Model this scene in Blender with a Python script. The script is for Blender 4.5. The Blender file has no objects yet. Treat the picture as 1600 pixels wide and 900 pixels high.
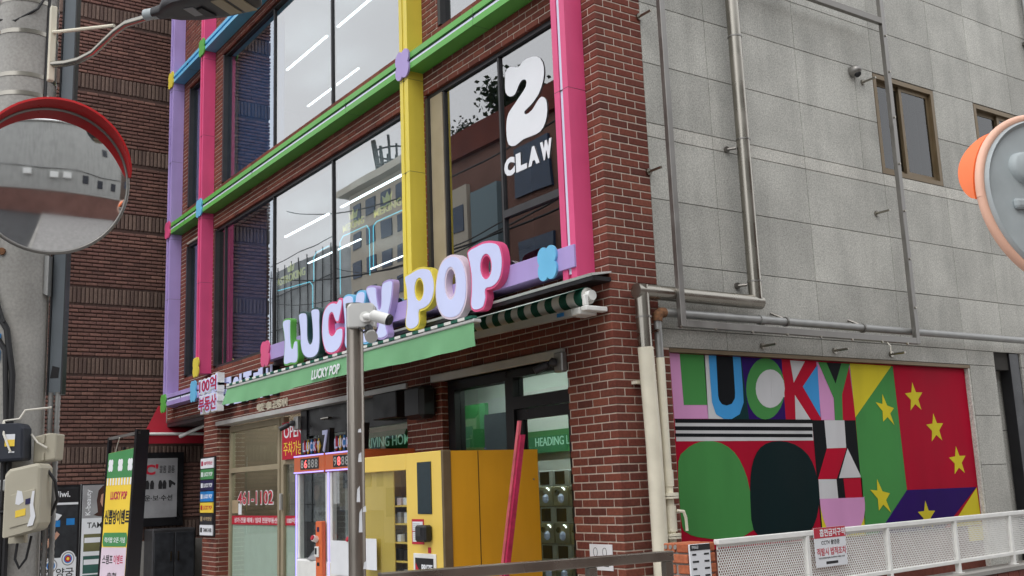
import bpy, math, random
from mathutils import Vector, Matrix
from mathutils.geometry import tessellate_polygon
random.seed(7)
SC = bpy.context.scene
# ---------------------------------------------------------------- camera
R_ = ((0.56944547, 0.82115815, -0.03783052), (0.17257512, -0.07442625, 0.98218051), (0.80370995, -0.56582685, -0.18409315))
camd = bpy.data.cameras.new('camera'); cam = bpy.data.objects.new('camera', camd)
SC.collection.objects.link(cam)
mw = Matrix(R_).transposed().to_4x4(); mw.translation = (6.4456, -5.5109, 1.6)
cam.matrix_world = mw
camd.sensor_width = 36.0; camd.lens = 1651.2 / 1600 * 36.0
camd.clip_start = 0.05; camd.clip_end = 600
SC.camera = cam
# ---------------------------------------------------------------- overcast sky and soft sun
SUN_EL, SUN_AZ = math.radians(58), math.radians(150)
w = bpy.data.worlds.new('World'); SC.world = w; w.use_nodes = True
nt = w.node_tree; nt.nodes.clear()
wo = nt.nodes.new('ShaderNodeOutputWorld'); bg = nt.nodes.new('ShaderNodeBackground')
sky = nt.nodes.new('ShaderNodeTexSky'); sky.sky_type = 'NISHITA'; sky.sun_disc = False
sky.sun_elevation = SUN_EL; sky.sun_rotation = SUN_AZ; sky.air_density = 1.0; sky.dust_density = 6.0; sky.ozone_density = 1.0
hs = nt.nodes.new('ShaderNodeHueSaturation'); hs.inputs['Saturation'].default_value = 0.22
mx = nt.nodes.new('ShaderNodeMix'); mx.data_type = 'RGBA'; mx.inputs[0].default_value = 0.72
mx.inputs[7].default_value = (13.0, 13.3, 13.8, 1)          # the even cloud deck
nt.links.new(sky.outputs[0], hs.inputs['Color']); nt.links.new(hs.outputs[0], mx.inputs[6])
nt.links.new(mx.outputs[2], bg.inputs[0]); bg.inputs[1].default_value = 0.1
nt.links.new(bg.outputs[0], wo.inputs[0])
sd = bpy.data.lights.new('sun', 'SUN'); sd.energy = 0.5; sd.angle = math.radians(30); sd.color = (1.0, 0.97, 0.93)
so = bpy.data.objects.new('sun', sd); SC.collection.objects.link(so)
sdir = Vector((0.35, -0.75, 1.15)).normalized()
so.rotation_euler = sdir.to_track_quat('Z', 'Y').to_euler()
sky.sun_elevation = math.asin(sdir.z); sky.sun_rotation = math.atan2(sdir.x, sdir.y)
SC.view_settings.view_transform = 'Standard'; SC.view_settings.look = 'None'
SC.view_settings.exposure = 0.5; SC.view_settings.gamma = 1.0; SC.view_settings.use_curve_mapping = False
SC.render.engine = 'CYCLES'
SC.cycles.use_denoising = True
SC.cycles.max_bounces = 8; SC.cycles.diffuse_bounces = 3; SC.cycles.glossy_bounces = 4
SC.cycles.transparent_max_bounces = 12; SC.cycles.transmission_bounces = 4
SC.cycles.sample_clamp_indirect = 4.0; SC.cycles.caustics_reflective = False; SC.cycles.caustics_refractive = False

# ---------------------------------------------------------------- materials
MATS = {}
def srgb(r, g, b):
    f = lambda c: (c/255/12.92) if c/255 <= 0.04045 else ((c/255+0.055)/1.055)**2.4
    return (f(r), f(g), f(b))
def M(name, rgb=None, rough=0.55, metal=0.0, var=0.12, scale=5.0, bump=0.0, bscale=60.0, spec=0.4, emit=0.0, fine=0.0, coat=0.0, streak=0.0):
    if name in MATS: return MATS[name]
    m = bpy.data.materials.new(name); MATS[name] = m; m.use_nodes = True
    n = m.node_tree.nodes; l = m.node_tree.links; b = n['Principled BSDF']
    b.inputs['Roughness'].default_value = rough; b.inputs['Metallic'].default_value = metal
    b.inputs['Specular IOR Level'].default_value = spec
    if coat: b.inputs['Coat Weight'].default_value = coat
    g = n.new('ShaderNodeNewGeometry')
    t = n.new('ShaderNodeTexNoise'); t.inputs['Scale'].default_value = scale; t.inputs['Detail'].default_value = 4
    l.new(g.outputs['Position'], t.inputs['Vector'])
    fac = t.outputs['Fac']
    def mapr(sock, lo, hi, a=0.3, z=0.7):
        r = n.new('ShaderNodeMapRange'); r.inputs[1].default_value = a; r.inputs[2].default_value = z
        r.inputs[3].default_value = lo; r.inputs[4].default_value = hi; l.new(sock, r.inputs[0]); return r.outputs[0]
    v = mapr(fac, 1-var, 1+var)
    def mul(a_, b_):
        q = n.new('ShaderNodeMath'); q.operation = 'MULTIPLY'; l.new(a_, q.inputs[0]); l.new(b_, q.inputs[1]); return q.outputs[0]
    if fine:
        t2 = n.new('ShaderNodeTexNoise'); t2.inputs['Scale'].default_value = 75; t2.inputs['Detail'].default_value = 3
        l.new(g.outputs['Position'], t2.inputs['Vector']); v = mul(v, mapr(t2.outputs['Fac'], 1-fine, 1+fine))
    if streak:
        mp = n.new('ShaderNodeMapping'); mp.inputs['Scale'].default_value = (2.6, 2.6, 0.42)
        l.new(g.outputs['Position'], mp.inputs['Vector'])
        t3 = n.new('ShaderNodeTexNoise'); t3.inputs['Scale'].default_value = 1.3; t3.inputs['Detail'].default_value = 5
        l.new(mp.outputs[0], t3.inputs['Vector']); v = mul(v, mapr(t3.outputs['Fac'], 1-streak, 1.04, 0.32, 0.55))
    oi = n.new('ShaderNodeObjectInfo')
    vm = n.new('ShaderNodeVectorMath'); vm.operation = 'SCALE'; vm.inputs[0].default_value = rgb
    l.new(v, vm.inputs['Scale']); l.new(vm.outputs[0], b.inputs['Base Color'])
    rr = mapr(fac, max(0.02, rough-0.08), min(1, rough+0.08)); l.new(rr, b.inputs['Roughness'])
    if bump:
        t4 = n.new('ShaderNodeTexNoise'); t4.inputs['Scale'].default_value = bscale; t4.inputs['Detail'].default_value = 3
        l.new(g.outputs['Position'], t4.inputs['Vector'])
        bp = n.new('ShaderNodeBump'); bp.inputs['Strength'].default_value = bump; bp.inputs['Distance'].default_value = 0.004
        l.new(t4.outputs['Fac'], bp.inputs['Height']); l.new(bp.outputs[0], b.inputs['Normal'])
    if emit:
        b.inputs['Emission Color'].default_value = (*rgb, 1); b.inputs['Emission Strength'].default_value = emit
    return m
def brick_mat(name, cols, rough=0.8, bump=0.35):
    m = bpy.data.materials.new(name); MATS[name] = m; m.use_nodes = True
    n = m.node_tree.nodes; l = m.node_tree.links; b = n['Principled BSDF']; b.inputs['Roughness'].default_value = rough
    b.inputs['Specular IOR Level'].default_value = 0.25
    g = n.new('ShaderNodeNewGeometry'); oi = n.new('ShaderNodeObjectInfo')
    a = n.new('ShaderNodeMath'); a.operation = 'ADD'; l.new(g.outputs['Random Per Island'], a.inputs[0]); l.new(oi.outputs['Random'], a.inputs[1])
    f = n.new('ShaderNodeMath'); f.operation = 'FRACT'; l.new(a.outputs[0], f.inputs[0])
    r = n.new('ShaderNodeValToRGB'); r.color_ramp.interpolation = 'LINEAR'
    while len(r.color_ramp.elements) < len(cols): r.color_ramp.elements.new(0.5)
    for i, c in enumerate(cols):
        r.color_ramp.elements[i].position = i/(len(cols)-1); r.color_ramp.elements[i].color = (*c, 1)
    l.new(f.outputs[0], r.inputs[0])
    t = n.new('ShaderNodeTexNoise'); t.inputs['Scale'].default_value = 38; t.inputs['Detail'].default_value = 4; l.new(g.outputs['Position'], t.inputs['Vector'])
    t5 = n.new('ShaderNodeTexNoise'); t5.inputs['Scale'].default_value = 1.1; t5.inputs['Detail'].default_value = 5; l.new(g.outputs['Position'], t5.inputs['Vector'])
    mr = n.new('ShaderNodeMapRange'); mr.inputs[1].default_value = .3; mr.inputs[2].default_value = .7; mr.inputs[3].default_value = .82; mr.inputs[4].default_value = 1.2; l.new(t.outputs['Fac'], mr.inputs[0])
    mr2 = n.new('ShaderNodeMapRange'); mr2.inputs[1].default_value = .3; mr2.inputs[2].default_value = .7; mr2.inputs[3].default_value = .85; mr2.inputs[4].default_value = 1.15; l.new(t5.outputs['Fac'], mr2.inputs[0])
    mm = n.new('ShaderNodeMath'); mm.operation = 'MULTIPLY'; l.new(mr.outputs[0], mm.inputs[0]); l.new(mr2.outputs[0], mm.inputs[1])
    vm = n.new('ShaderNodeVectorMath'); vm.operation = 'SCALE'; l.new(r.outputs[0], vm.inputs[0]); l.new(mm.outputs[0], vm.inputs['Scale']); l.new(vm.outputs[0], b.inputs['Base Color'])
    bp = n.new('ShaderNodeBump'); bp.inputs['Strength'].default_value = bump; bp.inputs['Distance'].default_value = 0.003
    l.new(t.outputs['Fac'], bp.inputs['Height']); l.new(bp.outputs[0], b.inputs['Normal'])
    return m
def stone_mat(name, base):
    m = M(name, base, rough=0.8, var=0.13, scale=1.9, fine=0.28, bump=0.3, bscale=110, spec=0.25, streak=0.13)
    n = m.node_tree.nodes; l = m.node_tree.links; b = n['Principled BSDF']
    src = b.inputs['Base Color'].links[0].from_socket
    oi = n.new('ShaderNodeObjectInfo'); mr = n.new('ShaderNodeMapRange'); mr.inputs[3].default_value = .88; mr.inputs[4].default_value = 1.10
    l.new(oi.outputs['Random'], mr.inputs[0])
    vm = n.new('ShaderNodeVectorMath'); vm.operation = 'SCALE'; l.new(src, vm.inputs[0]); l.new(mr.outputs[0], vm.inputs['Scale']); l.new(vm.outputs[0], b.inputs['Base Color'])
    return m
def glass_mat(name, refl, tint, ior=1.5, rough=0.0, gtint=(1, 1, 1), wavy=0.0):
    m = bpy.data.materials.new(name); MATS[name] = m; m.use_nodes = True
    n = m.node_tree.nodes; l = m.node_tree.links; n.clear()
    o = n.new('ShaderNodeOutputMaterial'); mix = n.new('ShaderNodeMixShader'); t = n.new('ShaderNodeBsdfTransparent'); g = n.new('ShaderNodeBsdfGlossy')
    t.inputs[0].default_value = (*tint, 1); g.inputs['Roughness'].default_value = rough; g.inputs['Color'].default_value = (*gtint, 1)
    fr = n.new('ShaderNodeFresnel'); fr.inputs[0].default_value = ior
    mr = n.new('ShaderNodeMapRange'); mr.inputs[1].default_value = 0; mr.inputs[2].default_value = 1; mr.inputs[3].default_value = refl; mr.inputs[4].default_value = 1
    l.new(fr.outputs[0], mr.inputs[0])
    gb = n.new('ShaderNodeNewGeometry'); inv = n.new('ShaderNodeMath'); inv.operation = 'SUBTRACT'; inv.inputs[0].default_value = 1.0; l.new(gb.outputs['Backfacing'], inv.inputs[1])
    mu = n.new('ShaderNodeMath'); mu.operation = 'MULTIPLY'; l.new(mr.outputs[0], mu.inputs[0]); l.new(inv.outputs[0], mu.inputs[1]); l.new(mu.outputs[0], mix.inputs[0])
    l.new(t.outputs[0], mix.inputs[1]); l.new(g.outputs[0], mix.inputs[2]); l.new(mix.outputs[0], o.inputs[0])
    if wavy:
        ge = n.new('ShaderNodeNewGeometry'); nz = n.new('ShaderNodeTexNoise'); nz.inputs['Scale'].default_value = 0.9; nz.inputs['Detail'].default_value = 1
        l.new(ge.outputs['Position'], nz.inputs['Vector'])
        bp = n.new('ShaderNodeBump'); bp.inputs['Strength'].default_value = wavy; bp.inputs['Distance'].default_value = 0.02
        l.new(nz.outputs['Fac'], bp.inputs['Height']); l.new(bp.outputs[0], g.inputs['Normal'])
    return m
brick_mat('brick_red', [srgb(98,55,46), srgb(122,67,54), srgb(108,59,49), srgb(130,75,60), srgb(104,60,51), srgb(117,61,50), srgb(91,52,45)])
brick_mat('brick_brown', [srgb(112,82,75), srgb(126,92,83), srgb(102,76,69), srgb(120,88,79), srgb(134,100,89)])
brick_mat('brick_grey', [srgb(98,82,74), srgb(116,98,88), srgb(90,74,68)])
brick_mat('brick_orange', [srgb(168,92,62), srgb(180,104,72), srgb(190,116,84)])
stone_mat('granite', srgb(182,181,174))
stone_mat('granite_light', srgb(198,196,188))
M('mortar', srgb(202,188,174), rough=.9, var=.15, scale=20, bump=.3)
M('mortar_dark', srgb(84,66,60), rough=.9, var=.2)
M('joint_dark', srgb(62,60,57), rough=.9)
M('concrete', srgb(165,163,158), rough=.85, var=.14, scale=4, fine=.12, bump=.25, streak=.15)
M('concrete_plain', srgb(150,147,142), rough=.9, var=.12, scale=2, fine=.1)
M('asphalt', (0.055,0.055,0.057), rough=.9, var=.25, scale=3, fine=.25, bump=.4)
M('paving', (0.27,0.26,0.25), rough=.9, var=.15, scale=6, fine=.15)
M('pink', srgb(222,84,132), rough=.42, var=.07, scale=2.2, spec=.4, streak=.07)
M('purple', srgb(172,152,208), rough=.42, var=.06, scale=2.2, spec=.4, streak=.08)
M('yellow', srgb(224,204,78), rough=.42, var=.06, scale=2.2, spec=.4, streak=.08)
M('green', srgb(98,172,78), rough=.42, var=.06, scale=2.2, spec=.4)
M('blue', srgb(112,188,228), rough=.38, var=.04, spec=.5)
M('teal_dark', srgb(32,66,64), rough=.4, var=.05)
M('rosewhite', srgb(222,205,218), rough=.4, var=.04)
M('letter_face', srgb(196,202,236), rough=.45, var=.02, emit=.10)
M('light_strip', srgb(216,218,240), rough=.4, var=.02)
M('groove_dark', srgb(60,66,66), rough=.5)
M('white_paint', srgb(232,232,228), rough=.45, var=.05, scale=9)
M('white_sticker', srgb(232,234,238), rough=.5, var=.02)
M('cream_paint', srgb(222,216,196), rough=.5, var=.07, scale=7, streak=.1)
M('black_metal', (0.012,0.012,0.014), rough=.35, var=.15)
M('black_plastic', (0.014,0.014,0.016), rough=.45, var=.1)
M('dark_metal', srgb(66,66,68), rough=.45, metal=.4)
M('steel', (0.34,0.32,0.28), rough=.27, metal=1.0, var=.06, scale=4)
M('steel_dull', (0.27,0.26,0.245), rough=.42, metal=.85, var=.10, scale=6)
M('steel_dark', (0.20,0.19,0.175), rough=.36, metal=.85, var=.12, scale=5)
M('steel_brown', (0.30,0.27,0.235), rough=.30, metal=.9, var=.12, scale=3, streak=.25)
M('galvanised', (0.33,0.33,0.32), rough=.45, metal=.6, var=.14, scale=8)
M('rust', srgb(120,84,58), rough=.9, var=.4, scale=40)
M('aluminium', (0.62,0.62,0.60), rough=.45, metal=.5, var=.08)
M('bronze_alu', srgb(118,102,78), rough=.42, metal=.35, var=.12)
M('beige_alu', srgb(158,146,122), rough=.5, var=.08)
M('awning_green', srgb(120,176,128), rough=.8, var=.07, scale=3)
M('awning_dark', srgb(28,92,74), rough=.8, var=.06)
M('awning_white', srgb(222,222,216), rough=.8, var=.05)
M('vending_yellow', srgb(236,202,98), rough=.45, var=.04, scale=2)
M('vending_side', srgb(212,152,30), rough=.42, var=.07, scale=1.6, streak=.06)
M('orange', srgb(226,112,64), rough=.45, var=.05)
M('red_print', srgb(186,34,56), rough=.55, var=.03)
M('crimson', srgb(176,24,70), rough=.5, var=.03)
M('paper', srgb(226,228,232), rough=.8, var=.04)
M('grey_print', srgb(150,150,152), rough=.7)
M('ink', srgb(40,40,42), rough=.7, var=.05)
M('navy', srgb(40,36,78), rough=.5)
M('sky_blue', srgb(40,128,200), rough=.5)
M('print_yellow', srgb(240,206,72), rough=.55, var=.03)
M('print_green', srgb(74,140,86), rough=.55, var=.04)
M('capsule_grey', srgb(176,170,148), rough=.5, var=.08)
M('olive', srgb(104,102,68), rough=.6)
M('dark_green', srgb(52,92,84), rough=.6)
M('skin', srgb(196,150,128), rough=.6)
M('hair', srgb(66,38,30), rough=.7)
M('photo_dark', srgb(44,46,50), rough=.5, var=.35, scale=9)
M('red_canvas', srgb(150,18,38), rough=.75, var=.06)
M('mirror_back', srgb(168,176,178), rough=.5, var=.08, scale=10)
M('mirror_orange', srgb(240,120,66), rough=.35, var=.05)
M('mirror_rim', srgb(232,184,160), rough=.45, var=.05)
M('mirror_red', srgb(206,40,44), rough=.35, var=.05)
M('mirror_face', (0.86,0.87,0.88), rough=.02, metal=1.0, var=.01)
MATS['mirror_face'].node_tree.nodes['Principled BSDF'].inputs['Roughness'].default_value = 0.02
M('box_beige', srgb(178,172,154), rough=.55, var=.08)
M('box_dark', srgb(42,46,56), rough=.5, var=.1)
M('cable', (0.02,0.02,0.022), rough=.6)
M('cable_white', srgb(220,216,204), rough=.6)
M('duct_grey', srgb(112,120,126), rough=.6, var=.12)
M('interior_white', srgb(205,208,206), rough=.8, var=.03)
M('interior_grey', srgb(128,130,132), rough=.8, var=.05)
M('interior_dark', srgb(58,60,66), rough=.8, var=.05)
M('interior_green', srgb(52,120,66), rough=.7, var=.04)
M('interior_brown', srgb(134,120,102), rough=.7, var=.1)
M('tube_light', (1,1,0.98), emit=20, var=.01)
M('tube_light_upper', (1,1,0.98), emit=6, var=.01)
M('neon_cyan', (0.15,0.8,0.95), emit=1.3, var=.01)
M('neon_yellow', (0.75,0.7,0.25), emit=.5, var=.01)
M('led_purple', (0.42,0.36,0.98), emit=.9, var=.01)
M('led_white', (1,1,1), emit=3.0, var=.01)
M('led_red', (1,0.12,0.12), emit=1.6, var=.01)
M('dot_text', srgb(150,190,170), emit=.35, var=.01)
M('cardboard', srgb(170,150,120), rough=.8)
M('blue_room', srgb(78,112,150), rough=.8, var=.1)  # bluish room light put into the colour of the added sheets
M('lilac_room', srgb(112,106,132), rough=.8, var=.1)  # lilac room light put into the colour of the added sheets
M('frost', srgb(222,232,226), rough=.6, var=.05)
M('foliage', (0.035,0.06,0.02), rough=.7, var=.35, scale=3)
M('bark', (0.08,0.06,0.045), rough=.9)
M('plaster_white', srgb(164,164,160), rough=.9, var=.06, scale=1.2, streak=.12)
M('tower_beige', srgb(206,198,182), rough=.9, var=.08, scale=.4)
M('net_grey', srgb(176,182,184), rough=.9, var=.3, scale=.6)
M('far_glass', srgb(60,78,104), rough=.15, var=.1)
M('teal_wall', srgb(120,142,150), rough=.5, var=.08)
M('bench_wood', srgb(196,92,104), rough=.6, var=.25, scale=14)
M('sticker_pink', srgb(186,46,84), rough=.5, var=.25, scale=18)
MUR_COL = {'red': srgb(180,8,46), 'red2': srgb(190,12,48), 'pink': srgb(222,158,206), 'green': srgb(76,148,78), 'white': srgb(214,214,216), 'teal': srgb(14,52,54),
           'blue': srgb(70,158,222), 'black': srgb(20,22,26), 'black2': srgb(10,34,36), 'purple': srgb(46,10,100), 'yellow': srgb(226,208,52)}
for k, c in MUR_COL.items(): M('mural_'+k, tuple(v*.86 for v in c), rough=.72, var=.08, scale=1.3, spec=.12, bump=.12, bscale=30, streak=.05)
glass_mat('glass_facade', 0.26, (0.62,0.69,0.72), ior=1.7, wavy=0.05)
glass_mat('glass_blue', 0.27, (0.75,0.82,0.88), ior=1.6, gtint=(.85,.92,1), wavy=0.05)
glass_mat('glass_dark', 0.24, (0.42,0.44,0.48), ior=1.6, wavy=0.06)
glass_mat('glass_shop', 0.06, (0.72,0.80,0.76), ior=1.5)
glass_mat('glass_office', 0.07, (0.88,0.92,0.89), ior=1.45)
glass_mat('glass_clear', 0.05, (0.9,0.92,0.92), ior=1.5)
glass_mat('glass_grey', 0.05, (0.42,0.45,0.44), ior=1.35, rough=.08)

# ---------------------------------------------------------------- mesh helpers
class MB:
    def __init__(s): s.v = []; s.f = []
    def add(s, vs, fs):
        b = len(s.v); s.v += [tuple(p) for p in vs]; s.f += [tuple(b+i for i in f) for f in fs]; return s
    def box(s, x0, x1, y0, y1, z0, z1):
        if x0 > x1: x0, x1 = x1, x0
        if y0 > y1: y0, y1 = y1, y0
        if z0 > z1: z0, z1 = z1, z0
        return s.add([(x0,y0,z0),(x1,y0,z0),(x1,y1,z0),(x0,y1,z0),(x0,y0,z1),(x1,y0,z1),(x1,y1,z1),(x0,y1,z1)],
            [(0,3,2,1),(4,5,6,7),(0,1,5,4),(1,2,6,5),(2,3,7,6),(3,0,4,7)])
    def cbox(s, x0, x1, y0, y1, z0, z1, c=0.004):          # chamfered box
        xs = sorted((x0,x1)); ys = sorted((y0,y1)); zs = sorted((z0,z1))
        c = min(c, (xs[1]-xs[0])*.3, (ys[1]-ys[0])*.3, (zs[1]-zs[0])*.3)
        vs = []; idx = {}
        for i in (0,1):
            for j in (0,1):
                for k in (0,1):
                    for a in range(3):
                        p = [xs[i], ys[j], zs[k]]; d = [(1 if t == 0 else -1)*c for t in (i,j,k)]
                        for q in range(3):
                            if q != a: p[q] += d[q]
                        idx[(i,j,k,a)] = len(vs); vs.append(tuple(p))
        fs = []
        for i in (0,1):
            q = [(i,0,0,0),(i,1,0,0),(i,1,1,0),(i,0,1,0)]; q = q if i else q[::-1]; fs.append([idx[t] for t in q])
            q = [(0,i,0,1),(0,i,1,1),(1,i,1,1),(1,i,0,1)]; q = q if i else q[::-1]; fs.append([idx[t] for t in q])
            q = [(0,0,i,2),(1,0,i,2),(1,1,i,2),(0,1,i,2)]; q = q if i else q[::-1]; fs.append([idx[t] for t in q])
        for a, b_, cax in ((0,1,2),(0,2,1),(1,2,0)):
            for i in (0,1):
                for j in (0,1):
                    def key(k, ax):
                        t = [0,0,0]; t[a] = i; t[b_] = j; t[cax] = k; return (*t, ax)
                    fs.append([idx[key(0,a)], idx[key(1,a)], idx[key(1,b_)], idx[key(0,b_)]])
        for i in (0,1):
            for j in (0,1):
                for k in (0,1): fs.append([idx[(i,j,k,0)], idx[(i,j,k,1)], idx[(i,j,k,2)]])
        return s.add(vs, fs)
    def tube(s, pts, r, n=12, cap=True):
        pts = [Vector(p) for p in pts]; rs = r if isinstance(r, (list, tuple)) else [r]*len(pts)
        rings = []; up = None
        for i, p in enumerate(pts):
            if i == 0: t = pts[1]-pts[0]
            elif i == len(pts)-1: t = pts[-1]-pts[-2]
            else: t = (pts[i+1]-p).normalized() + (p-pts[i-1]).normalized()
            t.normalize()
            if up is None:
                up = Vector((0,0,1)) if abs(t.z) < .9 else Vector((1,0,0))
            a = t.cross(up).normalized(); b = a.cross(t).normalized(); up = b
            k = 1.0
            if 0 < i < len(pts)-1:
                c = (pts[i+1]-p).normalized().dot(t); k = 1/max(c, .5)
            rings.append([p + (a*math.cos(2*math.pi*j/n) + b*math.sin(2*math.pi*j/n))*rs[i]*(k if k < 1.2 else 1.2) for j in range(n)])
        vs = [q for R in rings for q in R]; fs = []
        for i in range(len(rings)-1):
            for j in range(n): fs.append((i*n+j, i*n+(j+1)%n, (i+1)*n+(j+1)%n, (i+1)*n+j))
        if cap: fs.append(tuple(range(n-1,-1,-1))); fs.append(tuple((len(rings)-1)*n+j for j in range(n)))
        return s.add(vs, fs)
    def prism(s, poly, hole, fn, d0, d1):
        """2-d outline (and hole) extruded: fn(u, v, d) -> world"""
        loops = [poly] + ([hole] if hole else [])
        allp = [p for L in loops for p in L]; n = len(allp)
        tris = tessellate_polygon([[Vector((p[0], p[1], 0)) for p in L] for L in loops])
        vs = [fn(p[0], p[1], d0) for p in allp] + [fn(p[0], p[1], d1) for p in allp]
        fs = [tuple(t) for t in tris] + [tuple(n+i for i in t[::-1]) for t in tris]
        b = 0
        for L in loops:
            m = len(L)
            for i in range(m): fs.append((b+i, b+(i+1)%m, n+b+(i+1)%m, n+b+i))
            b += m
        return s.add(vs, fs)
    def flat(s, poly, fn):
        tris = tessellate_polygon([[Vector((p[0], p[1], 0)) for p in poly]])
        return s.add([fn(p[0], p[1]) for p in poly], [tuple(t) for t in tris])
    def mesh(s, name, mat, smooth=False):
        me = bpy.data.meshes.new(name); me.from_pydata(s.v, [], s.f)
        import bmesh
        bm = bmesh.new(); bm.from_mesh(me); bmesh.ops.recalc_face_normals(bm, faces=bm.faces); bm.to_mesh(me); bm.free()
        if mat: me.materials.append(MATS[mat])
        if smooth:
            for p in me.polygons: p.use_smooth = True
        return me
LOC = {}
def thing(name, label, cat, loc=(0,0,0), group=None, kind=None):
    o = bpy.data.objects.new(name, None); SC.collection.objects.link(o); o.location = loc; o.empty_display_size = .1
    if label: o['label'] = label
    if cat: o['category'] = cat
    if group: o['group'] = group
    if kind: o['kind'] = kind
    LOC[o.name] = Vector(loc); return o
def link(name, me, parent=None):
    o = bpy.data.objects.new(name, me); SC.collection.objects.link(o)
    if parent is not None:
        o.parent = parent
        if parent.type == 'EMPTY': o.matrix_parent_inverse = Matrix.Translation(-LOC[parent.name])
    return o
def part(name, mb, mat, parent, smooth=False, label=None, bevel=0):
    o = link(name, mb.mesh(name, mat, smooth), parent)
    if label: o['label'] = label
    if bevel:
        b = o.modifiers.new('bevel', 'BEVEL'); b.width = bevel; b.segments = 2; b.limit_method = 'ANGLE'; b.angle_limit = math.radians(40)
    if smooth: smooth_angle(o)
    return o
def smooth_angle(o, deg=40):
    me = o.data
    import bmesh
    bm = bmesh.new(); bm.from_mesh(me)
    for e in bm.edges:
        e.smooth = not (len(e.link_faces) == 2 and e.calc_face_angle(0) > math.radians(deg))
    bm.to_mesh(me); bm.free()
def solo(name, mb, mat, label, cat, group=None, smooth=False, bevel=0):
    o = part(name, mb, mat, None, smooth, label, bevel); o['category'] = cat
    if group: o['group'] = group
    return o
def structure(name, mb, mat, smooth=False):
    o = part(name, mb, mat, None, smooth); o['kind'] = 'structure'; return o
FRONT = lambda y: (lambda u, v, d=0.0: (u, y-d, v))
SIDE = lambda x: (lambda u, v, d=0.0: (x+d, u, v))
TXT = {}
def text_mesh(body, bold=0.0, shear=0.0):
    key = (body, bold, shear)
    if key not in TXT:
        c = bpy.data.curves.new('t', 'FONT'); c.body = body; c.extrude = 0.5; c.offset = bold; c.shear = shear; c.resolution_u = 3
        o = bpy.data.objects.new('t', c); SC.collection.objects.link(o)
        dg = bpy.context.evaluated_depsgraph_get(); me = bpy.data.meshes.new_from_object(o.evaluated_get(dg))
        vs = [tuple(v.co) for v in me.vertices]; fs = [tuple(p.vertices) for p in me.polygons]
        bpy.data.objects.remove(o); bpy.data.curves.remove(c); bpy.data.meshes.remove(me)
        xs = [v[0] for v in vs]; ys = [v[1] for v in vs]; zs = [v[2] for v in vs]
        x0, y0, z0 = min(xs), min(ys), min(zs); dx, dy, dz = max(xs)-x0, max(ys)-y0, max(max(zs)-z0, 1e-6)
        TXT[key] = ([((v[0]-x0)/dx, (v[1]-y0)/dy, (v[2]-z0)/dz) for v in vs], fs)
    return TXT[key]
def text(mb, body, fn, u0, u1, v0, v1, thick=0.002, bold=0.0, shear=0.0):
    vs, fs = text_mesh(body, bold, shear)
    return mb.add([fn(u0+(u1-u0)*a, v0+(v1-v0)*b, thick*c) for a, b, c in vs], fs)
def basis(o, u, v, n):
    o, u, v, n = Vector(o), Vector(u), Vector(v), Vector(n)
    return lambda a, b, d=0.0: tuple(o + u*a + v*b + n*d)
def rect(mb, fn, u0, u1, v0, v1, d0=0.0, d1=0.002):
    return mb.prism([(u0,v0),(u1,v0),(u1,v1),(u0,v1)], None, fn, d0, d1)
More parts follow.
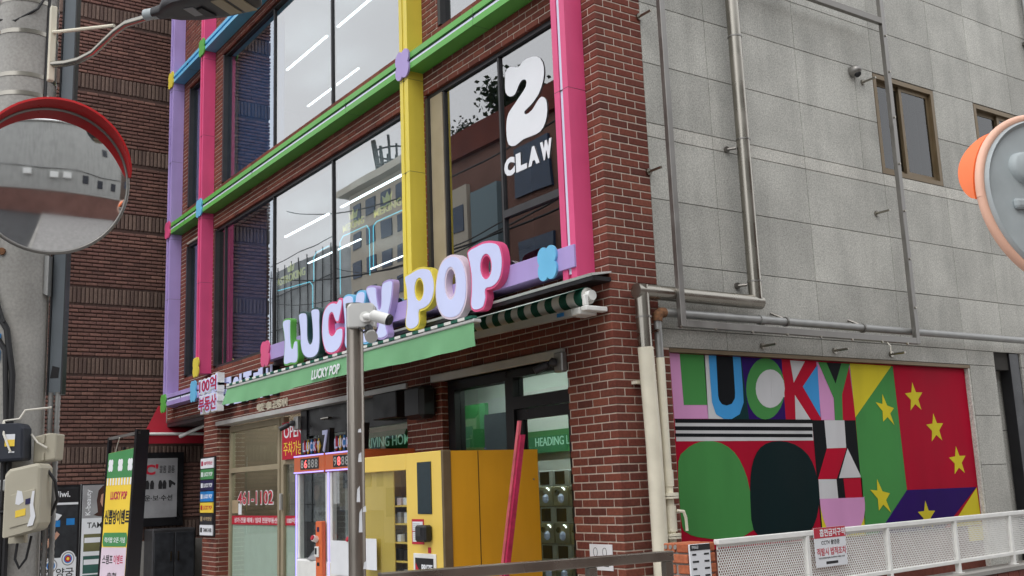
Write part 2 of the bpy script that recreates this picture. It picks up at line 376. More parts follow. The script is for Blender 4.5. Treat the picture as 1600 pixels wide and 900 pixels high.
LETTERS={
'L':([(-6.064,3.740),(-6.053,3.763),(-6.025,3.778),(-5.968,3.783),(-5.905,3.780),(-5.852,3.773),(-5.812,3.759),(-5.799,3.743),(-5.799,3.718),(-5.803,3.677),(-5.807,3.626),(-5.805,3.566),(-5.799,3.505),(-5.790,3.451),(-5.778,3.410),(-5.762,3.390),(-5.744,3.388),(-5.730,3.413),(-5.715,3.444),(-5.697,3.462),(-5.674,3.472),(-5.638,3.473),(-5.604,3.466),(-5.588,3.452),(-5.580,3.426),(-5.574,3.378),(-5.572,3.325),(-5.569,3.280),(-5.572,3.241),(-5.584,3.210),(-5.605,3.187),(-5.634,3.174),(-5.674,3.170),(-5.734,3.178),(-5.798,3.188),(-5.853,3.186),(-5.903,3.183),(-5.954,3.185),(-5.997,3.194),(-6.021,3.213),(-6.031,3.245),(-6.024,3.300),(-6.010,3.363),(-6.001,3.421),(-5.998,3.481),(-6.008,3.546),(-6.024,3.605),(-6.041,3.645),(-6.055,3.678),(-6.064,3.711)],None),
'U':([(-5.571,3.760),(-5.550,3.784),(-5.510,3.793),(-5.457,3.794),(-5.401,3.787),(-5.357,3.776),(-5.322,3.755),(-5.301,3.716),(-5.291,3.667),(-5.290,3.612),(-5.291,3.552),(-5.289,3.490),(-5.280,3.435),(-5.260,3.400),(-5.234,3.380),(-5.203,3.376),(-5.175,3.389),(-5.161,3.421),(-5.155,3.467),(-5.158,3.523),(-5.166,3.583),(-5.179,3.646),(-5.192,3.702),(-5.203,3.738),(-5.204,3.761),(-5.185,3.778),(-5.153,3.786),(-5.107,3.787),(-5.057,3.782),(-5.011,3.773),(-4.973,3.758),(-4.949,3.735),(-4.936,3.703),(-4.938,3.656),(-4.944,3.599),(-4.942,3.536),(-4.938,3.469),(-4.936,3.404),(-4.940,3.341),(-4.953,3.283),(-4.978,3.234),(-5.024,3.202),(-5.081,3.182),(-5.146,3.176),(-5.215,3.179),(-5.285,3.188),(-5.352,3.207),(-5.411,3.236),(-5.459,3.277),(-5.492,3.336),(-5.511,3.400),(-5.512,3.458),(-5.511,3.517),(-5.523,3.577),(-5.539,3.638),(-5.561,3.704)],None),
'C':([(-4.869,3.652),(-4.845,3.693),(-4.812,3.724),(-4.768,3.748),(-4.719,3.765),(-4.673,3.774),(-4.628,3.777),(-4.581,3.774),(-4.538,3.767),(-4.509,3.756),(-4.485,3.751),(-4.458,3.768),(-4.431,3.786),(-4.398,3.788),(-4.368,3.778),(-4.345,3.757),(-4.334,3.726),(-4.344,3.683),(-4.363,3.637),(-4.381,3.599),(-4.400,3.565),(-4.416,3.533),(-4.436,3.511),(-4.470,3.506),(-4.506,3.515),(-4.535,3.541),(-4.559,3.573),(-4.576,3.602),(-4.594,3.626),(-4.621,3.638),(-4.648,3.637),(-4.669,3.621),(-4.685,3.592),(-4.692,3.555),(-4.694,3.514),(-4.690,3.471),(-4.680,3.433),(-4.660,3.410),(-4.634,3.398),(-4.598,3.395),(-4.562,3.401),(-4.535,3.420),(-4.508,3.440),(-4.474,3.450),(-4.437,3.453),(-4.390,3.452),(-4.350,3.441),(-4.330,3.417),(-4.323,3.383),(-4.324,3.338),(-4.335,3.292),(-4.356,3.254),(-4.388,3.222),(-4.436,3.194),(-4.494,3.174),(-4.564,3.166),(-4.637,3.168),(-4.704,3.178),(-4.763,3.199),(-4.808,3.235),(-4.843,3.281),(-4.871,3.337),(-4.890,3.399),(-4.898,3.463),(-4.896,3.528),(-4.886,3.594)],None),
'K':([(-4.333,3.749),(-4.320,3.776),(-4.291,3.789),(-4.243,3.796),(-4.187,3.795),(-4.132,3.783),(-4.086,3.765),(-4.064,3.744),(-4.054,3.718),(-4.051,3.682),(-4.048,3.656),(-4.032,3.665),(-4.014,3.689),(-4.010,3.718),(-4.003,3.748),(-3.979,3.769),(-3.945,3.784),(-3.900,3.787),(-3.853,3.783),(-3.813,3.773),(-3.783,3.755),(-3.767,3.727),(-3.765,3.692),(-3.777,3.652),(-3.799,3.608),(-3.832,3.560),(-3.860,3.513),(-3.870,3.475),(-3.862,3.438),(-3.829,3.395),(-3.784,3.352),(-3.734,3.314),(-3.690,3.279),(-3.666,3.246),(-3.660,3.216),(-3.677,3.194),(-3.709,3.179),(-3.756,3.172),(-3.805,3.174),(-3.839,3.182),(-3.868,3.200),(-3.896,3.230),(-3.925,3.267),(-3.962,3.316),(-3.996,3.352),(-4.017,3.343),(-4.030,3.311),(-4.031,3.267),(-4.032,3.221),(-4.043,3.188),(-4.066,3.166),(-4.113,3.160),(-4.167,3.166),(-4.218,3.179),(-4.261,3.198),(-4.285,3.223),(-4.294,3.256),(-4.290,3.295),(-4.282,3.346),(-4.284,3.422),(-4.290,3.502),(-4.300,3.567),(-4.311,3.629),(-4.326,3.694)],None),
'Y':([(-3.756,3.773),(-3.734,3.793),(-3.691,3.800),(-3.636,3.797),(-3.581,3.787),(-3.539,3.773),(-3.510,3.753),(-3.501,3.726),(-3.499,3.692),(-3.493,3.647),(-3.483,3.601),(-3.470,3.556),(-3.455,3.523),(-3.439,3.514),(-3.424,3.525),(-3.415,3.558),(-3.410,3.603),(-3.409,3.655),(-3.406,3.705),(-3.394,3.744),(-3.374,3.773),(-3.342,3.785),(-3.303,3.789),(-3.257,3.790),(-3.213,3.787),(-3.179,3.781),(-3.154,3.769),(-3.140,3.754),(-3.135,3.730),(-3.139,3.685),(-3.150,3.632),(-3.165,3.577),(-3.184,3.522),(-3.208,3.473),(-3.234,3.430),(-3.263,3.396),(-3.287,3.366),(-3.301,3.339),(-3.304,3.311),(-3.291,3.280),(-3.276,3.250),(-3.269,3.226),(-3.272,3.207),(-3.291,3.190),(-3.324,3.178),(-3.374,3.172),(-3.429,3.173),(-3.476,3.182),(-3.514,3.197),(-3.540,3.216),(-3.550,3.238),(-3.539,3.260),(-3.518,3.284),(-3.496,3.310),(-3.479,3.337),(-3.479,3.362),(-3.490,3.390),(-3.512,3.423),(-3.544,3.464),(-3.588,3.513),(-3.634,3.566),(-3.675,3.621),(-3.711,3.676),(-3.742,3.730)],None),
'P':([(-2.890,3.757),(-2.878,3.767),(-2.854,3.771),(-2.812,3.775),(-2.761,3.780),(-2.709,3.787),(-2.655,3.793),(-2.603,3.795),(-2.552,3.793),(-2.500,3.785),(-2.451,3.773),(-2.404,3.758),(-2.365,3.737),(-2.338,3.707),(-2.318,3.671),(-2.301,3.634),(-2.290,3.595),(-2.286,3.556),(-2.289,3.518),(-2.299,3.481),(-2.317,3.447),(-2.340,3.417),(-2.369,3.392),(-2.404,3.373),(-2.445,3.359),(-2.490,3.351),(-2.533,3.347),(-2.568,3.349),(-2.592,3.348),(-2.599,3.333),(-2.599,3.312),(-2.596,3.287),(-2.596,3.260),(-2.601,3.235),(-2.616,3.212),(-2.644,3.194),(-2.681,3.182),(-2.726,3.176),(-2.773,3.176),(-2.815,3.185),(-2.851,3.200),(-2.874,3.216),(-2.889,3.238),(-2.894,3.269),(-2.892,3.305),(-2.882,3.342),(-2.870,3.381),(-2.860,3.419),(-2.854,3.458),(-2.853,3.496),(-2.856,3.538),(-2.860,3.586),(-2.868,3.633),(-2.881,3.671),(-2.892,3.704),(-2.895,3.734)],[(-2.519,3.558),(-2.524,3.529),(-2.535,3.504),(-2.552,3.486),(-2.574,3.475),(-2.597,3.474),(-2.619,3.483),(-2.639,3.500),(-2.655,3.524),(-2.664,3.554),(-2.667,3.584),(-2.662,3.614),(-2.650,3.639),(-2.633,3.658),(-2.611,3.668),(-2.588,3.669),(-2.565,3.660),(-2.546,3.642),(-2.530,3.618),(-2.521,3.589)]),
'O':([(-2.283,3.492),(-2.278,3.540),(-2.266,3.591),(-2.246,3.645),(-2.219,3.697),(-2.185,3.739),(-2.143,3.771),(-2.090,3.791),(-2.034,3.800),(-1.981,3.801),(-1.929,3.794),(-1.876,3.778),(-1.827,3.752),(-1.786,3.715),(-1.752,3.669),(-1.728,3.618),(-1.713,3.564),(-1.705,3.508),(-1.704,3.453),(-1.708,3.398),(-1.718,3.346),(-1.737,3.299),(-1.764,3.256),(-1.801,3.219),(-1.846,3.190),(-1.896,3.177),(-1.950,3.173),(-2.008,3.176),(-2.065,3.187),(-2.120,3.204),(-2.170,3.231),(-2.212,3.274),(-2.245,3.321),(-2.264,3.361),(-2.275,3.402),(-2.282,3.446)],[(-1.909,3.510),(-1.915,3.468),(-1.930,3.432),(-1.951,3.405),(-1.976,3.390),(-2.004,3.388),(-2.030,3.399),(-2.054,3.423),(-2.072,3.457),(-2.083,3.498),(-2.085,3.542),(-2.079,3.584),(-2.064,3.621),(-2.043,3.648),(-2.017,3.663),(-1.989,3.664),(-1.962,3.652),(-1.939,3.628),(-1.921,3.594),(-1.911,3.553)]),
'P2':([(-1.686,3.767),(-1.666,3.782),(-1.633,3.793),(-1.587,3.799),(-1.534,3.802),(-1.480,3.807),(-1.425,3.810),(-1.372,3.806),(-1.319,3.799),(-1.265,3.787),(-1.216,3.771),(-1.178,3.752),(-1.147,3.727),(-1.126,3.690),(-1.112,3.649),(-1.103,3.608),(-1.101,3.565),(-1.105,3.520),(-1.117,3.476),(-1.136,3.436),(-1.162,3.403),(-1.195,3.379),(-1.232,3.363),(-1.268,3.353),(-1.305,3.349),(-1.345,3.351),(-1.378,3.353),(-1.389,3.349),(-1.389,3.338),(-1.385,3.316),(-1.382,3.289),(-1.391,3.261),(-1.406,3.234),(-1.420,3.211),(-1.441,3.193),(-1.475,3.183),(-1.516,3.179),(-1.561,3.180),(-1.602,3.189),(-1.631,3.205),(-1.650,3.226),(-1.660,3.248),(-1.663,3.276),(-1.656,3.314),(-1.647,3.358),(-1.641,3.404),(-1.637,3.453),(-1.637,3.501),(-1.640,3.550),(-1.651,3.603),(-1.663,3.652),(-1.676,3.688),(-1.686,3.718),(-1.691,3.745)],[(-1.301,3.555),(-1.306,3.526),(-1.318,3.502),(-1.336,3.484),(-1.358,3.474),(-1.381,3.473),(-1.404,3.482),(-1.425,3.500),(-1.440,3.525),(-1.449,3.554),(-1.451,3.584),(-1.446,3.614),(-1.433,3.638),(-1.415,3.657),(-1.393,3.666),(-1.370,3.666),(-1.347,3.657),(-1.327,3.639),(-1.311,3.614),(-1.302,3.585)]),
}
TWO=[(-1.440,5.532),(-1.406,5.556),(-1.358,5.560),(-1.294,5.531),(-1.231,5.504),(-1.193,5.518),(-1.151,5.538),(-1.078,5.540),(-1.000,5.529),(-0.934,5.506),(-0.881,5.470),(-0.847,5.418),(-0.831,5.360),(-0.831,5.302),(-0.849,5.245),(-0.882,5.187),(-0.929,5.136),(-0.992,5.099),(-1.057,5.072),(-1.118,5.056),(-1.160,5.044),(-1.161,5.022),(-1.137,5.006),(-1.090,5.007),(-1.036,5.019),(-0.996,5.044),(-0.959,5.070),(-0.920,5.090),(-0.884,5.096),(-0.848,5.079),(-0.820,5.045),(-0.808,4.999),(-0.808,4.945),(-0.820,4.889),(-0.845,4.838),(-0.881,4.800),(-0.931,4.775),(-1.002,4.770),(-1.078,4.774),(-1.142,4.779),(-1.203,4.781),(-1.270,4.768),(-1.333,4.758),(-1.390,4.770),(-1.435,4.798),(-1.457,4.847),(-1.465,4.906),(-1.465,4.970),(-1.457,5.030),(-1.442,5.074),(-1.414,5.110),(-1.364,5.141),(-1.305,5.169),(-1.250,5.199),(-1.198,5.227),(-1.152,5.252),(-1.119,5.277),(-1.107,5.309),(-1.114,5.338),(-1.142,5.355),(-1.179,5.360),(-1.212,5.346),(-1.243,5.320),(-1.270,5.288),(-1.299,5.261),(-1.343,5.256),(-1.388,5.266),(-1.426,5.292),(-1.453,5.329),(-1.461,5.375),(-1.458,5.426),(-1.454,5.483)]
MURAL=[
('red',0,[(0.660,2.657),(4.917,2.641),(4.935,1.033),(4.192,0.558),(0.632,0.833)]),
('pink',1,[(0.660,2.657),(1.074,2.655),(1.063,2.102),(0.665,2.101)]),
('green',2,[(0.775,2.655),(1.058,2.654),(1.059,2.219),(0.783,2.216)]),
('white',1,[(1.058,2.657),(1.118,2.652),(1.520,2.654),(1.561,2.098),(1.060,2.102)]),
('teal',2,[(1.371,2.653),(1.520,2.654),(1.561,2.098),(1.311,2.099)]),
('blue',3,[(1.118,2.654),(1.160,2.655),(1.208,2.656),(1.312,2.655),(1.420,2.655),(1.470,2.654),(1.513,2.653),(1.513,2.410),(1.508,2.247),(1.447,2.143),(1.344,2.101),(1.247,2.101),(1.155,2.141),(1.118,2.242),(1.116,2.446)]),
('black',4,[(1.209,2.660),(1.414,2.657),(1.408,2.327),(1.399,2.281),(1.358,2.234),(1.292,2.217),(1.235,2.228),(1.206,2.262),(1.197,2.300)]),
('purple',1,[(1.520,2.654),(2.055,2.650),(2.042,2.097),(1.561,2.098)]),
('green',2,[(2.060,2.379),(2.046,2.317),(2.019,2.257),(1.982,2.204),(1.936,2.160),(1.884,2.126),(1.828,2.106),(1.771,2.099),(1.716,2.105),(1.666,2.125),(1.623,2.157),(1.589,2.200),(1.566,2.251),(1.554,2.308),(1.555,2.369),(1.568,2.430),(1.593,2.489),(1.628,2.542),(1.673,2.587),(1.724,2.622),(1.780,2.645),(1.837,2.654),(1.893,2.649),(1.945,2.630),(1.990,2.598),(2.026,2.554),(2.050,2.501),(2.062,2.442)]),
('white',3,[(2.060,2.379),(2.048,2.334),(2.023,2.291),(1.988,2.255),(1.944,2.227),(1.896,2.209),(1.845,2.202),(1.797,2.208),(1.753,2.224),(1.718,2.251),(1.692,2.286),(1.678,2.327),(1.677,2.372),(1.688,2.416),(1.712,2.458),(1.746,2.495),(1.789,2.524),(1.837,2.543),(1.888,2.550),(1.937,2.546),(1.982,2.529),(2.019,2.503),(2.045,2.467),(2.059,2.425)]),
('white',4,[(1.890,2.454),(2.052,2.459),(2.047,2.302),(1.871,2.300)]),
('red2',1,[(2.055,2.650),(2.538,2.642),(2.534,2.097),(2.042,2.097)]),
('white',2,[(2.169,2.644),(2.374,2.642),(2.193,2.438)]),
('white',2,[(2.193,2.324),(2.382,2.099),(2.174,2.098)]),
('blue',2,[(2.549,2.615),(2.313,2.404),(2.526,2.119)]),
('pink',1,[(2.538,2.642),(3.034,2.639),(3.039,2.096),(2.534,2.097)]),
('red2',2,[(3.014,2.639),(3.039,2.096),(2.842,2.095),(2.864,2.346)]),
('green',3,[(2.561,2.641),(2.701,2.641),(2.782,2.452),(2.896,2.642),(3.026,2.639),(2.867,2.341),(2.842,2.095),(2.727,2.095),(2.741,2.301)]),
('black',4,[(2.682,2.640),(2.899,2.640),(2.785,2.444)]),
('white',1,[(0.670,2.094),(2.403,2.094),(2.396,1.908),(0.672,1.914)]),
('black',2,[(0.670,2.099),(2.404,2.101),(2.407,2.065),(0.673,2.066)]),
('black',2,[(0.665,2.038),(2.395,2.033),(2.397,1.997),(0.668,2.005)]),
('black',2,[(0.660,1.979),(2.386,1.968),(2.389,1.937),(0.663,1.951)]),
('green',2,[(0.677,1.748),(0.709,1.805),(0.754,1.833),(0.813,1.867),(0.881,1.892),(0.949,1.908),(1.022,1.913),(1.107,1.910),(1.193,1.894),(1.274,1.861),(1.345,1.814),(1.401,1.752),(1.444,1.677),(1.477,1.600),(1.499,1.496),(1.529,1.315),(1.509,1.150),(1.361,1.097),(1.172,1.092),(0.990,1.105),(0.837,1.129),(0.762,1.149),(0.722,1.171),(0.691,1.185),(0.673,1.222),(0.663,1.326),(0.660,1.459),(0.663,1.613)]),
('black2',3,[(1.508,1.518),(1.521,1.599),(1.543,1.675),(1.578,1.748),(1.625,1.810),(1.683,1.855),(1.752,1.885),(1.835,1.902),(1.927,1.907),(2.031,1.898),(2.134,1.874),(2.226,1.833),(2.302,1.777),(2.352,1.711),(2.384,1.633),(2.403,1.537),(2.409,1.442),(2.403,1.371),(2.382,1.302),(2.345,1.217),(2.287,1.138),(2.212,1.077),(2.096,1.038),(1.888,1.032),(1.686,1.051),(1.573,1.090),(1.509,1.150),(1.490,1.240),(1.494,1.339),(1.498,1.431)]),
('black',1,[(2.403,2.094),(3.031,2.096),(3.025,1.143),(2.392,1.114)]),
('white',2,[(2.575,2.095),(2.866,2.096),(2.854,1.836),(2.575,1.834)]),
('red2',2,[(2.575,1.834),(2.862,1.835),(2.678,1.554),(2.410,1.554)]),
('white',2,[(2.873,1.830),(3.038,1.556),(2.709,1.558)]),
('white',2,[(2.417,1.554),(2.670,1.549),(2.671,1.373),(2.411,1.378)]),
('red2',2,[(2.773,1.551),(3.045,1.551),(3.036,1.367),(2.777,1.372)]),
('yellow',2,[(2.411,1.378),(3.048,1.369),(3.016,0.936),(2.409,0.973)]),
('pink',3,[(2.411,1.376),(2.402,1.383),(2.429,1.378),(2.560,1.376),(2.728,1.374),(2.895,1.372),(3.029,1.370),(3.058,1.375),(3.048,1.367),(3.051,1.317),(3.041,1.250),(3.012,1.176),(2.957,1.108),(2.859,1.062),(2.753,1.035),(2.675,1.030),(2.604,1.044),(2.529,1.074),(2.467,1.122),(2.433,1.198),(2.415,1.277),(2.409,1.336)]),
('green',2,[(3.026,2.642),(3.703,2.638),(3.723,1.415),(3.204,0.925),(3.016,0.936),(3.036,2.129)]),
('yellow',3,[(3.027,2.644),(3.678,2.640),(3.035,2.124)]),
('red',3,[(3.703,2.638),(4.917,2.641),(4.917,1.406),(3.723,1.415)]),
('purple',3,[(3.723,1.415),(4.917,1.406),(4.275,0.756),(3.204,0.925)]),
('yellow',4,[(4.915,1.400),(4.934,0.845),(4.386,0.865)]),
('yellow',5,[(3.993,2.483),(3.960,2.379),(3.851,2.368),(3.940,2.305),(3.916,2.198),(4.004,2.263),(4.098,2.207),(4.064,2.311),(4.146,2.383),(4.037,2.383)]),
('yellow',5,[(4.294,2.170),(4.261,2.066),(4.152,2.055),(4.241,1.992),(4.217,1.885),(4.305,1.950),(4.399,1.894),(4.365,1.998),(4.447,2.070),(4.338,2.070)]),
('yellow',5,[(4.626,1.833),(4.593,1.729),(4.484,1.718),(4.573,1.655),(4.549,1.548),(4.637,1.613),(4.731,1.557),(4.697,1.661),(4.779,1.733),(4.670,1.733)]),
('yellow',5,[(3.485,2.355),(3.469,2.257),(3.366,2.273),(3.460,2.187),(3.453,2.084),(3.528,2.129),(3.626,2.050),(3.578,2.164),(3.646,2.218),(3.541,2.243)]),
('yellow',5,[(3.267,1.533),(3.255,1.426),(3.147,1.436),(3.250,1.349),(3.248,1.237),(3.324,1.290),(3.430,1.211),(3.374,1.331),(3.442,1.393),(3.332,1.415)]),
('yellow',5,[(3.999,1.301),(3.962,1.202),(3.856,1.197),(3.939,1.132),(3.911,1.030),(3.999,1.088),(4.087,1.030),(4.059,1.132),(4.142,1.197),(4.036,1.202)]),
]
# ================================================================ ground
structure('road', MB().box(-140, 60, -120, -5.2, -0.3, 0.0), 'asphalt')
structure('pavement', MB().box(-140, 30, -5.2, 60, -0.3, 0.10), 'paving')
kerb = structure('kerb', MB().box(-60, 30, -5.36, -5.2, -0.05, 0.125), 'concrete_plain')

# ================================================================ corner building
bld = thing('shop_building', 'red brick corner shop building with rainbow window frames and grey granite side', 'building', (-5.8, 3.5, 0))
OPEN = [(-10.85,-9.74,3.54,5.80), (-9.47,-3.12,3.54,5.77), (-2.88,-0.42,3.54,5.77),
        (-10.85,-9.74,6.40,8.60), (-9.18,-3.12,6.40,8.60), (-2.57,-0.42,6.40,8.60),
        (-9.22,-3.40,-1,2.66), (-2.68,-0.62,-1,2.66), (-12,-9.82,-1,2.86)]
X0, X1, ZT = -11.70, 0.0, 11.6
CORE = [(a-.009, b+.009, c, d) for a, b, c, d in OPEN]
def grid_wall(mb, u0, u1, v0, v1, opens, emit):
    us = sorted({u0, u1, *[min(max(o[i],u0),u1) for o in opens for i in (0,1)]})
    for a, b in zip(us, us[1:]):
        if b-a < 1e-6: continue
        c = (a+b)/2; zs = [(v0, v1)]
        for o in opens:
            if o[0] < c < o[1]:
                nz = []
                for p, q in zs:
                    if o[3] <= p or o[2] >= q: nz.append((p, q)); continue
                    if o[2] > p: nz.append((p, o[2]))
                    if o[3] < q: nz.append((o[3], q))
                zs = nz
        for p, q in zs: emit(mb, a, b, p, q)
mb = MB(); grid_wall(mb, X0, X1-0.006, 0, ZT, CORE, lambda m, a, b, p, q: m.box(a, b, 0.006, 0.26, p, q))
part('front_wall', mb, 'mortar', bld)
mb = MB(); mb.box(-0.26, -0.006, 0.262, 0.52, 0, ZT); mb.box(-0.26, -0.0065, 0.521, 0.615, 0, 2.69)
part('side_pier', mb, 'mortar', bld)
# --- courses: joint lines at z = 1.6 + D*t ; 0.067 m per course
CH = 0.067; Z0 = (1.6 + 8.480*0.47458) % CH
JT = 0.0105
def brick_shape(kind, L):
    pass
pieces = []          # (x0,x1,y0,y1,z0,z1)
nrows = int(ZT/CH)
def subtract(ivs, a, b):
    out = []
    for p, q in ivs:
        if b <= p or a >= q: out.append((p, q)); continue
        if a > p: out.append((p, a))
        if b < q: out.append((b, q))
    return out
for r in range(nrows):
    za = Z0 + r*CH + JT/2; zb = za + CH - JT
    if zb > ZT: break
    zc = (za+zb)/2; odd = r % 2
    # corner brick
    Lf, Ls = (0.195, 0.095) if odd else (0.095, 0.195)
    pieces.append((-Lf, 0.0, 0.0, Ls, za, zb))
    ivs = [(X0, -Lf-JT)]
    for o in OPEN:
        if o[2] < zc < o[3]: ivs = subtract(ivs, o[0], o[1])
    p = -Lf - JT
    while p > X0:
        a, b = p-0.19, p
        for i0, i1 in ivs:
            s0, s1 = max(a, i0), min(b, i1)
            if s1-s0 > 0.02: pieces.append((s0, s1, 0.0, 0.05, za, zb))
        p -= 0.19 + JT
    # side return
    end = 0.52 if zc > 2.69 else 0.612
    p = Ls + JT
    while p < end-0.02:
        q = min(p+0.19, end); q = end if end-q < .035 else q; pieces.append((-0.05, 0.0, p, q, za, zb)); p = q + JT
    # reveals facing +x
    if zc < 2.66:
        pieces.append((-9.26, -9.22, 0.0505, 0.21, za, zb))
        pieces.append((-2.72, -2.68, 0.0505, 0.12, za, zb))
camp = Vector((6.4456, -5.5109, 1.6))
def seen(p):
    c = Vector(((p[0]+p[1])/2, (p[2]+p[3])/2, (p[4]+p[5])/2)); d = (c-camp)
    q = Matrix(R_) @ d
    px = 800 + 1651*q.x/-q.z; py = 450 - 1651*q.y/-q.z
    if not (0 < px < 1600 and -5 < py < 905): return 0
    wd = max((p[1]-p[0])*abs(d.y), (p[3]-p[2])*abs(d.x))/d.length
    if c.x < -2.5: return 0.0001
    if c.x < -.65 and c.z < 3.3 and c.z > 2.9: return 0.0001
    return wd/d.length
order = sorted(range(len(pieces)), key=lambda i: -seen(pieces[i]))
pick = set(order[:300])
cache = {}
rest = MB()
for i, p in enumerate(pieces):
    if i in pick:
        dims = tuple(round(v, 3) for v in (p[1]-p[0], p[3]-p[2], p[5]-p[4]))
        if dims not in cache: cache[dims] = MB().cbox(-dims[0]/2, dims[0]/2, -dims[1]/2, dims[1]/2, -dims[2]/2, dims[2]/2, .004).mesh('brick', 'brick_red')
        o = link('brick', cache[dims], bld)
        j = random.uniform(0, .0015)
        o.location = ((p[0]+p[1])/2, (p[2]+p[3])/2-j, (p[4]+p[5])/2)
    else:
        j = random.uniform(0, .002); rest.cbox(p[0], p[1], p[2]-(j if p[2] < .01 else 0), p[3], p[4], p[5], .004)
o = part('brickwork', rest, 'brick_red', bld); o['kind'] = 'stuff'

# --- granite side
VY = [0.615, 1.32, 2.58, 3.82, 4.92, 5.68, 6.50, 7.4, 8.5]
rows = [(2.85,3.41),(3.41,3.975),(3.975,4.527),(4.527,4.655),(4.655,5.21),(5.21,5.775),(5.775,6.275),(6.275,6.85),(6.85,7.45),(7.45,8.05),(8.05,8.65),(8.65,9.6),(9.6,10.6),(10.6,11.6)]
def panel(y0, y1, z0, z1, x=0.0, mat='granite', name='stone_panel'):
    g = .003
    part(name, MB().cbox(x-.03, x-.002, y0+g, y1-g, z0+g, z1-g, .0025), mat, bld)
for ri, (a, b) in enumerate(rows):
    ys = [0.52] + VY[1:]
    if ri == 0: ys = [0.52] + VY[1:]
    if ri in (4, 5): ys = [0.52, 1.32, 2.58, 3.5, 3.81, 4.89, 5.67, 6.85, 7.4, 8.5]
    for c, d in zip(ys, ys[1:]):
        if ri in (4, 5) and (abs(c-3.81) < .01 or abs(c-5.67) < .01): continue
        panel(c, d, a, b, mat='granite_light' if ri == 3 else 'granite')
for c, d in ((.522,1.31),(1.31,2.58),(2.58,4.95),(4.95,5.46)): panel(c, d, 2.69, 2.85)
for a, b in ((0,.55),(.55,1.09),(1.09,1.631),(1.631,2.152),(2.152,2.69)):
    panel(4.985, 5.46, a, b); panel(6.0, 7.2, a, b); panel(7.2, 8.5, a, b)
panel(6.0, 8.5, 2.69, 2.85)
for a, b in ((0,1.0),(1.0,2.0),(2.0,2.85)): panel(5.46, 6.0, a, b, x=-.16)
part('stone_return', MB().box(-.16, -.004, 5.455, 5.463, 0, 2.849), 'granite', bld)
part('black_post', MB().cbox(-.14, -.01, 5.78, 5.965, 0, 2.846), 'black_metal', bld)
mb = MB()
grid_wall(mb, .62, 8.5, 2.66, ZT, [(3.81,4.89,4.66,5.77),(5.67,6.85,4.66,5.77)], lambda m, a, b, p, q: m.box(-.24, -.032, a, b, p, q))
mb.box(-.24, -.072, .62, 4.985, 0, 2.66); mb.box(-.24, -.032, 4.985, 5.45, 0, 2.66); mb.box(-.4, -.195, 5.45, 6.0, 0, 2.66); mb.box(-.24, -.032, 6.0, 8.5, 0, 2.66)
part('side_wall', mb, 'joint_dark', bld)
mb = MB(); mb.box(-.25, -.245, .27, .6, 0, ZT); part('pier_backing', mb, 'joint_dark', bld)
# recess edge trim round the mural
mb = MB(); mb.box(-.066, -.006, .62, 4.985, 2.655, 2.688); part('recess_back', MB().box(-.071, -.066, .63, 4.98, .3, 1.01), 'brick_red', bld); part('recess_head', mb, 'bronze_alu', bld)
mb = MB(); mb.box(-.066, -.01, 4.952, 4.983, 0.6, 2.654); part('recess_jamb', mb, 'granite_light', bld)
# body behind: floors, back wall, roof
mb = MB()
mb.box(X0, -.25, .27, 8.5, 2.95, 3.36); mb.box(X0, -.25, .27, 8.5, 5.86, 6.25); mb.box(X0, -.25, .27, 8.5, 8.72, 9.0)
part('floor_slab', mb, 'interior_white', bld)
mb = MB(); mb.box(X0, -.25, 5.6, 8.5, 0, ZT-.01); mb.box(X0, X0+.2, .27, 8.5, 2.96, ZT-.01)
part('rear_wall', mb, 'interior_grey', bld)
part('roof', MB().box(X0-.02, .0, .0, 8.5, ZT, ZT+.15), 'concrete_plain', bld)
part('ground_slab', MB().box(-9.2, -.25, .12, 5.6, .1, .16), 'interior_grey', bld)
mb = MB(); mb.box(-6.55, -6.45, .3, 5.6, .16, 2.95); part('partition_wall', mb, 'interior_brown', bld)
mb = MB(); mb.box(-9.80, -9.24, .212, 5.6, 0.1, 2.95); part('passage_wall', mb, 'interior_brown', bld)
# soffit of the overhang at the passage
mb = MB(); mb.box(X0+.002, -9.83, .004, 3.0, 2.80, 2.858); part('passage_soffit', mb, 'dark_metal', bld)
mb = MB(); mb.box(X0+.03, X0+.05, .30, 3.0, 0.1, 2.8)

# --- windows
def window(name, x0, x1, z0, z1, mull, frame='dark_metal', fw=.05, y=.07, glasses=None, transom=None):
    w_ = part(name, MB().box(x0-.012, x1+.012, y-.03, y+.05, z0-.005, z0+fw).box(x0-.012, x1+.012, y-.03, y+.05, z1-fw, z1+.005).box(x0-.012, x0+fw, .003, y+.05, z0+fw, z1-fw).box(x1-fw, x1+.012, y-.03, y+.05, z0+fw, z1-fw), frame, bld)
    xs = [x0+fw] + list(mull) + [x1-fw]
    for m_ in mull: part('mullion', MB().box(m_-.014, m_+.014, y-.022, y+.04, z0+fw, z1-fw), frame, w_)
    for i, (a, b) in enumerate(zip(xs, xs[1:])):
        gm = (glasses[i] if glasses else 'glass_facade')
        if a in mull: a += .014
        if b in mull: b -= .014
        if transom and i == transom[0]:
            part('transom', MB().box(a, b, y-.03, y+.04, transom[1]-.035, transom[1]+.035), frame, w_)
            part('pane', MB().box(a, b, y+.004, y+.014, z0+fw, transom[1]-.035), gm, w_)
            part('pane', MB().box(a, b, y+.002, y+.012, transom[1]+.035, z1-fw), gm, w_)
        else:
            part('pane', MB().box(a, b, y, y+.01, z0+fw, z1-fw), gm, w_)
    return w_
window('window', -9.47, -3.12, 3.54, 5.77, [-9.13, -7.19, -5.28, -3.4], glasses=['glass_dark','glass_blue','glass_facade','glass_facade','glass_facade'])
window('window', -10.85, -9.74, 3.54, 5.80, [], glasses=['glass_blue'])
window('window', -2.88, -.42, 3.54, 5.77, [-2.57, -1.545], glasses=['glass_dark','glass_dark','glass_dark'], transom=(2, 4.13))
